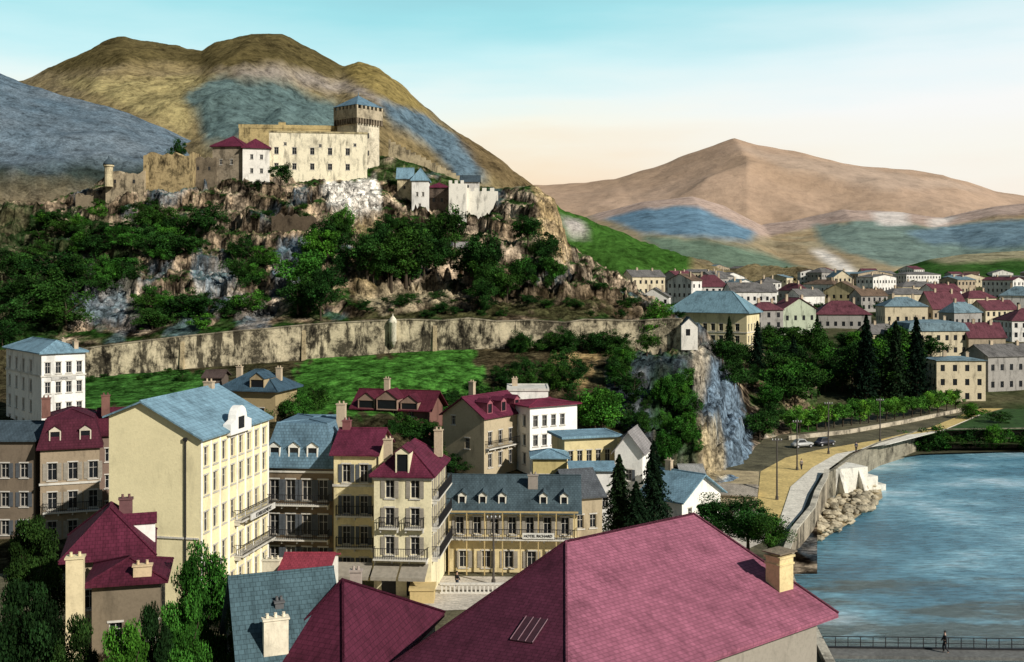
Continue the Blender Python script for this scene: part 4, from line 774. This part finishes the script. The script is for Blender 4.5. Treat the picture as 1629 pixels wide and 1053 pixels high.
def crown(kind,seed,n,leaf,mat):
    rg=np.random.RandomState(seed)
    if kind in('round','bush'):
        cz,rz_,rx=(.60,.38,.42) if kind=='round' else (.45,.45,.5); k=34
        d=rg.normal(size=(k,3)); d/=np.linalg.norm(d,axis=1)[:,None]; cc=d*(rg.rand(k,1)**.4)*np.array([rx,rx,rz_])*rg.uniform(.7,1.05,(k,1)); cc[:,2]+=cz; rad=rg.uniform(.05,.19,k); br=rg.uniform(.25,1.7,k)
        i=rg.randint(0,k,n); e=rg.normal(size=(n,3)); e/=np.linalg.norm(e,axis=1)[:,None]; p=cc[i]+e*(rad[i]*(rg.rand(n)**.45))[:,None]*np.array([1.15,1.15,.85]); b=br[i]*(.6+.8*rg.rand(n))
        if kind=='bush': p[:,2]=np.abs(p[:,2])
    elif kind=='ivy':
        k=90; t=rg.rand(k); th=rg.rand(k)*6.283; r=.40*np.sqrt(np.clip(1-(t*1.02-.25)**2*1.5,0.08,1))*rg.uniform(.55,1,k); cc=np.stack([r*np.cos(th),r*np.sin(th),t*.88+.03],1); rad=rg.uniform(.07,.14,k); br=rg.uniform(.3,1.6,k)
        i=rg.randint(0,k,n); e=rg.normal(size=(n,3)); e/=np.linalg.norm(e,axis=1)[:,None]; p=cc[i]+e*(rad[i]*(rg.rand(n)**.4))[:,None]*np.array([1.2,1.2,.55]); b=br[i]*(.6+.8*rg.rand(n))
    elif kind=='conifer':
        t=rg.rand(n)**.8*.93+.06; lay=(t*13)%1; r=(1-t)**.85*.26*(.55+.6*(1-lay)); th=rg.rand(n)*6.283; r=r*(.8+.35*np.sin(th*5+np.floor(t*13)*2)); r=r*(rg.rand(n)**.4); p=np.stack([r*np.cos(th),r*np.sin(th),t-r*.25],1); b=.6+.7*rg.rand(n)*(.6+lay*.5)
    tint=np.stack([b*(.9+.25*rg.rand(n)),b,b*(.8+.3*rg.rand(n))],1); return leafmesh('crown',p,leaf,seed,tint,mat)
def trunkmesh(kind,seed):
    r=random.Random(seed); m=MB(); top=.55 if kind in('round','bush') else .9
    m.tube((0,0,-.05),(.01,.01,top),.03 if kind!='bush' else .02,.012,7)
    if kind in('round','bush'):
        for i in range(5):
            a=i*1.26+r.random(); m.tube((0,0,.25+.05*i),(.26*math.cos(a),.26*math.sin(a),.5+.07*i),.014,.004,5)
    return m.mesh('trunk',M_bark)
G_D=foliage((.020,.060,.012)); G_M=foliage((.038,.125,.017)); G_L=foliage((.08,.21,.03)); G_C=foliage((.011,.028,.014)); G_I=foliage((.04,.13,.018)); G_K=foliage((.014,.036,.010))
PR={}
for kind,mats in (('round',(G_D,G_M,G_L)),('bush',(G_D,G_M,G_L)),('conifer',(G_C,))):
    for mi,mt in enumerate(mats):
        PR[(kind,mi)]=[(crown(kind,100*mi+s,4200 if kind!='conifer' else 6000,.021 if kind!='conifer' else .016,mt),trunkmesh(kind,s)) for s in range(5)]
PR[('big',0)]=[(crown('round',71+i,14000,.013,foliage((.03,.09,.018))),trunkmesh('round',5)) for i in range(2)]
PR[('ivy',0)]=[(crown('ivy',72,52000,.011,G_I),trunkmesh('bush',6))]; PR[('ivy',1)]=[(crown('ivy',74,36000,.012,G_K),trunkmesh('bush',6))]
PR[('bigconifer',0)]=[(crown('conifer',75+i,15000,.011,G_C),trunkmesh('conifer',6)) for i in range(2)]
tr=random.Random(11)
def tree(px,py,w_px,h_px,kind='round',mi=0,label=None,group=None,Y=None,top=None,z0=None):
    """planted where the sight line to its foot meets the slope"""
    Y=Y or hit(px,py) or 300; x,y=W2(px,Y); z=(gz(px,Y)-.2) if z0 is None else z0
    h=h_px/F*Y if top is None else ZP(top,Y)-z; w=w_px/F*Y
    cr,tk=tr.choice(PR[(kind,mi)]); nm={'round':'broadleaf_tree','bush':'shrub','conifer':'conifer_tree','big':'broadleaf_tree','ivy':'ivy_covered_tree','bigconifer':'conifer_tree'}[kind]
    base={'round':.95,'bush':1.12,'conifer':.5,'big':.95,'ivy':.95,'bigconifer':.5}[kind]
    t=thing(nm,label,'shrub' if kind=='bush' else 'tree',(x,y,z),tr.uniform(0,6.28),group); t.scale=(w/base,w/base,h)
    link('crown',cr,t); link('trunk',tk,t); return t
def cluster(n,poly,hr,kind,mi,label,group,asp=1.0,Y=None,z0=None):
    xs=[p[0] for p in poly]; ys=[p[1] for p in poly]; k=0; g=0
    while k<n and g<n*40:
        g+=1; px=tr.uniform(min(xs),max(xs)); py=tr.uniform(min(ys),max(ys))
        if not inpoly(np.array([px]),np.array([py]),poly)[0]: continue
        h=tr.uniform(*hr)*tr.choice([.7,1,1.1]); tree(px,py,h*asp*tr.uniform(.8,1.3),h,kind,mi if mi>=0 else tr.choice([0,0,1]),label,group,Y,None,z0); k+=1
cluster(28,[(60,365),(230,365),(225,405),(60,430)],(22,40),'bush',-1,'dark green bush on the shaded upper left shoulder of the castle rock','bushes on the upper left shoulder',1.6)
cluster(24,[(0,420),(125,435),(115,535),(0,560)],(36,60),'bush',0,'dark green bush on the lower left flank of the castle rock','bushes on the lower left flank',1.4)
cluster(14,[(85,440),(220,450),(220,468),(120,468)],(26,38),'bush',-1,'green bush in the band above the grey rocks at left','bushes above the grey rocks',1.6)
cluster(24,[(222,370),(340,370),(338,428),(245,428)],(34,54),'bush',-1,'bright green bush on the crag below the ruined bastion','bushes below the ruined bastion',1.2)
cluster(20,[(230,485),(440,500),(430,525),(230,530)],(28,44),'bush',-1,'green bush just above the left part of the rampart','bushes above the left rampart',1.5)
cluster(14,[(368,425),(440,425),(445,485),(375,485)],(32,52),'bush',-1,'bush in the gully below the castle hall','bushes in the gully below the hall',1.1)
cluster(18,[(500,395),(555,395),(550,512),(468,512)],(50,78),'round',-1,'dark tree in the tall column of trees below the castle hall','trees in the column below the hall',.78)
cluster(26,[(582,405),(724,405),(726,462),(575,470)],(52,84),'round',0,'dark green tree in the thick clump under the keep','trees in the clump under the keep',.85)
cluster(13,[(748,450),(822,450),(822,492),(752,492)],(50,80),'round',0,'dark tree in the grove below the white terrace wall','trees below the white terrace wall',.85)
cluster(15,[(822,395),(850,395),(892,465),(825,475)],(36,60),'round',-1,'mid green tree on the steep gully at the right of the rock','trees in the right gully',.8)
cluster(36,[(560,480),(1040,485),(1060,508),(560,508)],(10,24),'bush',0,'low brown green scrub bush on the terrace above the rampart','scrub on the terrace above the rampart',1.6)
cluster(18,[(150,330),(440,330),(560,345),(500,372),(180,360)],(10,22),'bush',0,'tiny scrub bush on the crags right under the castle','scrub on the crags under the castle',1.5)
cluster(12,[(610,362),(715,362),(715,382),(610,382)],(16,30),'bush',0,'dark bush just below the castle gatehouse','bushes below the gatehouse',1.4)
tree(447,306,42,50,'round',0,'single round dark tree in front of the castle lodge wing')
tree(405,303,34,24,'bush',0,'dark bush at the foot of the castle lodge')
tree(282,300,34,60,'round',0,'spindly tree rising behind the ruined bastion',Y=305)
cluster(9,[(785,520),(835,520),(835,600),(800,600)],(30,48),'bush',0,'dark ivy bush draped over the middle of the rampart','ivy bushes over the rampart',1.0,Y=194.5)
cluster(14,[(845,520),(1000,520),(1000,600),(845,600)],(22,46),'bush',0,'dark ivy bush hanging on the right part of the rampart','ivy bushes on the right rampart',1.1,Y=194.8)
cluster(26,[(765,600),(1000,585),(1000,650),(790,650)],(26,48),'bush',0,'dark bush on the bank under the rampart right of the meadow','bushes under the rampart',1.2)
cluster(8,[(965,585),(1035,560),(1035,600),(970,620)],(34,56),'round',-1,'dark green tree at the right end of the rampart','trees at the right end of the rampart',.9)
cluster(4,[(1018,545),(1052,545),(1045,575)],(42,52),'round',1,'bright green tree on the rampart beside the white lookout','trees beside the white lookout',.85)
cluster(5,[(925,690),(980,690),(975,700),(930,700)],(56,78),'round',1,'round green tree right of the white guesthouse','round trees beside the guesthouse',.9)
cluster(22,[(1045,630),(1105,630),(1112,738),(1045,735)],(32,54),'bush',1,'bright ivy bush hanging on the cliff face above the riverside cottage','ivy bushes on the cliff face',.85)
cluster(9,[(1000,620),(1045,620),(1045,700),(1000,700)],(26,40),'bush',0,'dark bush on the shaded left part of the cliff','bushes on the left part of the cliff',1.1)
cluster(8,[(590,690),(690,690),(690,705),(590,705)],(30,44),'bush',-1,'dark shrub on the bank below the red chalet','shrubs below the red chalet',1.3)
cluster(7,[(700,730),(775,730),(775,760),(700,760)],(40,60),'bush',0,'dark shrub behind the slate roof of the inn','shrubs behind the inn',1.2)
cluster(9,[(440,630),(515,640),(520,670),(445,670)],(36,54),'bush',-1,'dark shrub at the left edge of the green meadow','shrubs left of the meadow',1.2)
cluster(12,[(140,596),(320,592),(320,606),(140,612)],(8,18),'bush',0,'small dark bush in the grass at the foot of the rampart at left','bushes in the left grass',1.7)
cluster(12,[(700,640),(800,600),(800,640),(700,665)],(20,36),'bush',0,'dark bush along the lower right edge of the meadow','bushes right of the meadow',1.4)
tree(802,745,44,50,'round',0,'small dark tree against the gabled lodging')
tree(985,850,86,150,'bigconifer',0,'tall dark conifer, left one of the pair by the riverside cottage',Y=118,top=722)
tree(1040,845,90,160,'bigconifer',0,'tall dark conifer, right one of the pair by the riverside cottage',Y=119,top=700)
tree(1012,850,84,90,'bigconifer',0,'shorter conifer standing between the tall pair',Y=116,top=765)
tree(1140,868,110,90,'big',0,'broad green tree by the near end of the quay, leftmost of three',Y=118,top=785)
tree(1190,880,110,88,'big',0,'broad green tree by the near end of the quay, middle of three',Y=115,top=790)
tree(1222,880,80,88,'big',0,'smaller green tree by the near end of the quay, rightmost of three',Y=113,top=812)
tree(332,1010,128,185,'ivy',0,'large rounded ivy covered tree beside the white hotel at lower left',Y=69,top=834)
tree(285,1060,110,120,'ivy',0,'leafy lower tree in front of the large ivy covered tree',Y=62,top=915)
tree(378,1060,60,120,'ivy',1,'dark narrow tree at the right foot of the ivy covered tree',Y=64,top=945)
tree(55,900,100,120,'ivy',1,'dark tree at the left edge below the mansard house',Y=84,top=805)
tree(40,1070,130,170,'ivy',1,'dark garden tree in the bottom left corner',Y=60,top=900)
tree(190,1060,110,110,'ivy',0,'bright garden tree below the low maroon roof at bottom left',Y=58,top=955)
tree(118,1060,100,110,'ivy',1,'dark garden tree under the tall cream chimney at bottom left',Y=60,top=962)
tree(245,1060,80,110,'ivy',1,'dark garden tree between the low maroon roof and ivy covered tree',Y=60,top=935)
cluster(56,[(1195,600),(1290,560),(1480,570),(1500,625),(1220,660)],(42,70),'round',-1,'broadleaf tree in the park between the cliff and the promenade','broadleaf trees of the park',1.0)
cluster(14,[(1130,580),(1190,580),(1210,630),(1165,630)],(28,44),'round',0,'dark tree on the slope below the large cream building','trees below the large cream building',1.0)
cluster(4,[(1200,690),(1240,690),(1235,715),(1205,715)],(36,52),'round',0,'small dark tree at the foot of the cliff by the road','trees at the foot of the cliff',1.0)
for px,py,h,l in ((1160,600,78,'dark conifer below the large cream building, left of the park'),(1205,600,90,'dark conifer at the left corner of the park'),(1378,640,140,'tall dark conifer standing alone in the middle of the park'),(1425,640,130,'tall dark conifer, left of the twin conifers at the park edge'),(1458,638,135,'tall dark conifer, right of the twin conifers at the park edge'),(1262,610,80,'narrow conifer near the promenade hedge'),(1300,560,60,'small conifer among the park trees')):
    tree(px,py,h*.46,h,'conifer',0,l)
cluster(28,[(1200,545),(1560,560),(1560,575),(1200,560)],(20,34),'round',0,'small tree in front of the near row of town houses','trees before the near row of houses',1.2)
cluster(50,[(1080,490),(1600,500),(1600,520),(1080,510)],(14,26),'round',0,'tiny tree among the town houses','trees among the town houses',1.4)
cluster(50,[(930,450),(1600,452),(1600,472),(930,470)],(8,17),'round',0,'speck of a tree between the distant houses','trees between the distant houses',1.5)
for i in range(10):
    px=1185+i*7.5+tr.uniform(-2,2); tree(px,446,16,tr.uniform(14,26),'round',0,'dark tree on the wooded knoll behind the far town','trees on the far wooded knoll',Y=900)
for i in range(20):
    f=i/19; px=1258+f*262; py=690-f*36; Y=(CZ-4)*F/(py-HY); x,y=W2(px,Y)
    t=thing('promenade_tree','clipped plane tree in the straight row along the river promenade','tree',(x,y,4),tr.uniform(0,6),'clipped trees along the promenade'); t.scale=(5.6,5.6,5.0+tr.uniform(-.3,.5)); c_,k_=tr.choice(PR[('round',2)]); link('crown',c_,t); link('trunk',k_,t)
strip_wall('promenade_wall','low stained wall under the clipped trees of the promenade',[S(1255,700),S(1350,690),S(1440,674),S(1530,655)],[4.75]*4,[3.5]*4,.4,stone((.55,.48,.36),.8,.3))
tess('river_bank',[(70,197.5),(78,203),(95,206),(150,208),(220,210),(220,216),(140,212.8),(80,208.8),(74,200.8),(69,196)],.35,groundmat('bank_earth',(.07,.07,.04),.5,1.3,.8))
for i in range(26):
    x=76+i*3.3+tr.uniform(-1,1); y=206.5+(x-76)*.04+tr.uniform(-1,1.2); px=CX+x/y*F
    tree(px,0,tr.uniform(46,66),tr.uniform(34,50),'bush',tr.choice([0,1,1]),'green bush on the river bank opposite the promenade','bushes on the far river bank',Y=y,z0=.3)
for i in range(22):
    x=88+tr.random()*70; y=214+tr.random()*(16+(x-88)*.3); px=CX+x/y*F
    tree(px,0,tr.uniform(34,60),tr.uniform(20,34),'bush',tr.choice([0,0,1]),'rounded bush on the verge behind the far river bank','bushes on the grass verge',Y=y,z0=3.9)
# ------------------------------------------------------------------ boulders, landing, bridge
RM=stone((.66,.57,.40),3,.5)
def rock(seed):
    import bmesh
    r=random.Random(seed); bm=bmesh.new(); bmesh.ops.create_icosphere(bm,subdivisions=2,radius=1)
    for v in bm.verts:
        k=1+.35*(r.random()-.5); v.co=Vector((round(v.co.x*1.6)/1.6*.5+v.co.x*.5,v.co.y*k,v.co.z*.7*k))
    me=bpy.data.meshes.new('boulder'); bm.to_mesh(me); bm.free(); me.materials.append(RM); return me
rocks=[rock(i) for i in range(5)]
for i in range(200):
    f=tr.random(); px=1288+f*106; py=848-f*66+tr.uniform(-24,20); Y=(CZ-.6)*F/(py-HY); x,y=W2(px,Y)
    o=link('boulder',tr.choice(rocks),None,(x,y,.25+tr.random()*1.2*(1-f*.5)),tr.uniform(0,6)); s=tr.uniform(.3,.95); o.scale=(s,s*.9,s*.8); tag(o,'rough boulder in the tan rock pile against the quay wall','boulder','boulders of the rock pile')
tess('gravel_spit',[S(1262,885,.25),S(1300,862,.25),S(1345,836,.25),S(1404,792,.25),S(1400,768,.25),S(1350,762,.25),(47,158),(42,146),(38,136),(33,124)],.25,groundmat('gravel',(.46,.38,.24),.5,1.3,.8))
j=thing('boat_landing','white concrete boat landing with sloping buttresses on the river','landing',(*S(1346,757,2.5),-1),math.radians(22)); ML=P((.72,.69,.6),.8)
m=MB(); m.box(-4,3,-1.5,3,0,5.0); m.build('platform',ML,j)
m=MB(); m.box(3.003,5,-1.5,3,0,3.4); m.box(5.003,6.6,-1.5,3,0,2.0); m.build('steps',ML,j)
for u in (-2.6,1.2):
    m=MB(); m.add([(u,-1.503,0),(u+.7,-1.503,0),(u+.7,-3.6,0),(u,-3.6,0),(u,-1.503,4.6),(u+.7,-1.503,4.6)],[(0,1,5,4),(1,2,5),(3,0,4),(2,3,4,5)]); m.build('buttress',ML,j)
br=thing('river_bridge','narrow footbridge with dark railing crossing the river at bottom right','bridge',(25,84.5,0),math.radians(-2))
m=MB(); m.box(0,70,0,1.9,3.8,4.05); m.build('deck',groundmat('bridge_deck',(.16,.16,.15),.7,1.1),br)
m=MB(); m.box(0,70,1.7,1.76,4.95,5.01); m.box(0,70,1.7,1.76,4.5,4.54); m.box(0,70,1.65,1.9,4.053,4.17)
for i in range(71): m.box(i*1.0,i*1.0+.06,1.71,1.75,4.17,4.95)
m.build('railing',M_iron,br)
for u in (18,40,62):
    m=MB(); m.box(u-.8,u+.8,.3,1.6,-2,3.797); m.build('pier',stone((.3,.28,.24),1),br)
def pole(px,py,h,label):
    x,y=S(px,py); t=thing('street_pole',label,'pole',(x,y,4)); m=MB(); m.tube((0,0,0),(0,0,h),.13,.08,8); m.tube((0,0,0),(0,0,.5),.22,.2,8); m.build('post',flat((.08,.07,.06)),t)
    m=MB(); m.box(-.7,.7,-.05,.05,h-.6,h-.48); m.build('crossarm',flat((.08,.07,.06)),t)
    for u in (-.6,-.2,.2,.6):
        m=MB(); m.lathe((u,0,h-.48),[(.04,0),(.07,.1),(.05,.2)],8); m.build('insulator',flat((.6,.6,.58)),t)
pole(1236,795,8.5,'tall dark pole by the quay road, nearest to the broad green trees'); pole(1268,748,8,'dark pole on the quay road, second from the near end'); pole(1400,702,8,'dark pole at the far end of the quay road'); pole(1318,722,9,'dark utility pole on the road behind the boat landing'); pole(785,930,7,'dark pole on the street before the yellow inn')
t=thing('street_fence','pale balustrade along the street in front of the yellow inn','fence',(*W2(700,101),4)); m=MB(); L=11
m.box(0,L,0,.3,.85,1.0); m.box(0,L,0,.3,0,.15)
for i in range(int(L/.4)): m.box(.1+i*.4,.25+i*.4,.08,.22,.152,.848)
m.build('balustrade',M_conc,t)
# ------------------------------------------------------------------ people
def skinmesh(name,joints,bones,mat,parent):
    me=bpy.data.meshes.new(name); me.from_pydata([j[0] for j in joints],[tuple(b) for b in bones],[]); me.materials.append(mat); o=link(name,me,parent)
    md=o.modifiers.new('skin','SKIN')
    if not me.skin_vertices: me.skin_vertices.new()
    for i,j in enumerate(joints): me.skin_vertices[0].data[i].radius=(j[1],j[1])
    me.skin_vertices[0].data[0].use_root=True; s=o.modifiers.new('sub','SUBSURF'); s.levels=1; s.render_levels=1; md.use_smooth_shade=True; return o
def person(x,y,z,rz,label,coat,trou):
    t=thing('person',label,'person',(x,y,z),rz); SK=flat((.5,.32,.24),.6)
    J=[((0,0,.95),.11),((0,0,1.2),.12),((0,0,1.42),.12),((0,0,1.52),.05),((0,.01,1.6),.085),((0,.01,1.7),.075),
       ((.18,0,1.40),.05),((.24,.08,1.14),.042),((.22,.22,.92),.033),((.22,.27,.85),.03),((-.18,0,1.40),.05),((-.24,-.06,1.14),.042),((-.23,.0,.9),.033),((-.23,.04,.82),.03),
       ((.09,0,.88),.085),((.10,.14,.48),.06),((.10,.06,.08),.04),((.10,.2,.04),.035),((-.09,0,.88),.085),((-.10,-.02,.48),.06),((-.10,-.26,.12),.04),((-.10,-.14,.04),.035),((0,.1,1.6),.012)]
    E=[(0,1),(1,2),(2,3),(3,4),(4,5),(2,6),(6,7),(7,8),(8,9),(2,10),(10,11),(11,12),(12,13),(0,14),(14,15),(15,16),(16,17),(0,18),(18,19),(19,20),(20,21),(4,22)]
    skinmesh('body',J,E,SK,t)
    k=[0,1,2,6,7,8,10,11,12]; mp={a:i for i,a in enumerate(k)}; skinmesh('coat',[(J[a][0],J[a][1]+.03) for a in k],[(mp[a],mp[b]) for a,b in E if a in mp and b in mp],coat,t)
    k=[0,14,15,16,18,19,20]; mp={a:i for i,a in enumerate(k)}; skinmesh('trousers',[(J[a][0],J[a][1]+.022) for a in k],[(mp[a],mp[b]) for a,b in E if a in mp and b in mp],trou,t)
    m=MB(); m.lathe((0,-.01,1.66),[(.1,0),(.105,.05),(.08,.11),(.02,.13)],10); m.build('hair',M_dark,t,True)
dk=flat((.03,.03,.035),.9,'cloth'); bl=flat((.06,.07,.1),.9,'cloth'); gr=flat((.25,.22,.18),.9,'cloth')
xb=WX(1508,84.5); person(xb,84.5-(xb-25)*math.tan(math.radians(2))+.9,4.05,math.radians(80),'person in dark clothes walking along the bridge at bottom right',dk,dk)
x,y=S(727,938); person(x,y,4.03,math.radians(-60),'person in a dark coat walking on the street before the yellow inn',dk,bl)
x,y=S(1275,748); person(x,y,4.03,math.radians(10),'person in grey walking on the quay road, nearest the boat landing',gr,dk)
x,y=S(1362,720); person(x,y,4.13,math.radians(170),'person in dark clothes strolling on the far promenade pavement',bl,dk)
def car(px,py,rz,label,c):
    x,y=S(px,py); t=thing('parked_car',label,'car',(x,y,4.02),rz,'cars parked along the quay road'); pm=flat(c,.35,'car_paint',spec=.5)
    sec=[(-2.1,.35,.62,.45),(-2.0,.3,.8,.6),(-1.5,.28,.98,.74),(-.6,.26,1.0,.78),(.6,.26,1.0,.78),(1.4,.28,.95,.68),(1.95,.3,.85,.5),(2.1,.38,.7,.4)]
    m=MB(); n=12; pts=[]
    for sx,zb,ztp,hw in sec:
        for i in range(n):
            a=2*math.pi*i/n; ca,sa=math.cos(a),math.sin(a); pts.append((sx,hw*math.copysign(abs(ca)**.6,ca),(zb+ztp)/2+(ztp-zb)/2*math.copysign(abs(sa)**.6,sa)))
    fs=[(k*n+i,k*n+(i+1)%n,(k+1)*n+(i+1)%n,(k+1)*n+i) for k in range(len(sec)-1) for i in range(n)]+[tuple(range(n))[::-1],tuple((len(sec)-1)*n+i for i in range(n))]
    m.add(pts,fs); m.build('body',pm,t,True)
    m=MB(); m.add([(-1.5,-.62,.95),(.75,-.62,.95),(.75,.62,.95),(-1.5,.62,.95),(-1.0,-.5,1.5),(.3,-.5,1.5),(.3,.5,1.5),(-1.0,.5,1.5)],[(0,1,5,4),(1,2,6,5),(2,3,7,6),(3,0,4,7),(4,5,6,7)]); m.build('cabin',pm,t)
    for pts in ([(-1.2,-.61,1.0),(.55,-.61,1.0),(.22,-.53,1.42),(-.9,-.53,1.42)],[(-1.2,.61,1.0),(-.9,.53,1.42),(.22,.53,1.42),(.55,.61,1.0)],[(.73,-.5,1.02),(.73,.5,1.02),(.4,.42,1.42),(.4,-.42,1.42)]):
        m=MB(); m.poly(pts); m.build('car_window',M_pane,t)
    for wx in (-1.35,1.3):
        for wy in (-.7,.7):
            m=MB(); m.tube((wx,wy-.09,.33),(wx,wy+.09,.33),.33,.33,14); w=m.build('wheel',M_dark,t); m=MB(); m.tube((wx,wy-.1,.33),(wx,wy+.1,.33),.17,.17,10); m.build('rim',flat((.4,.4,.4),.4),w)
    for wy in (-.42,.42): m=MB(); m.lathe((2.0,wy,.62),[(.05,-.1),(.12,0),(.05,.1)],8); m.build('headlight',flat((.7,.7,.65),.3),t)
car(1276,712,.35,'pale grey parked car, left of the two on the quay road',(.4,.4,.38)); car(1312,709,.5,'dark parked car, right of the two on the quay road',(.03,.03,.04))
print('objects',len(bpy.data.objects))
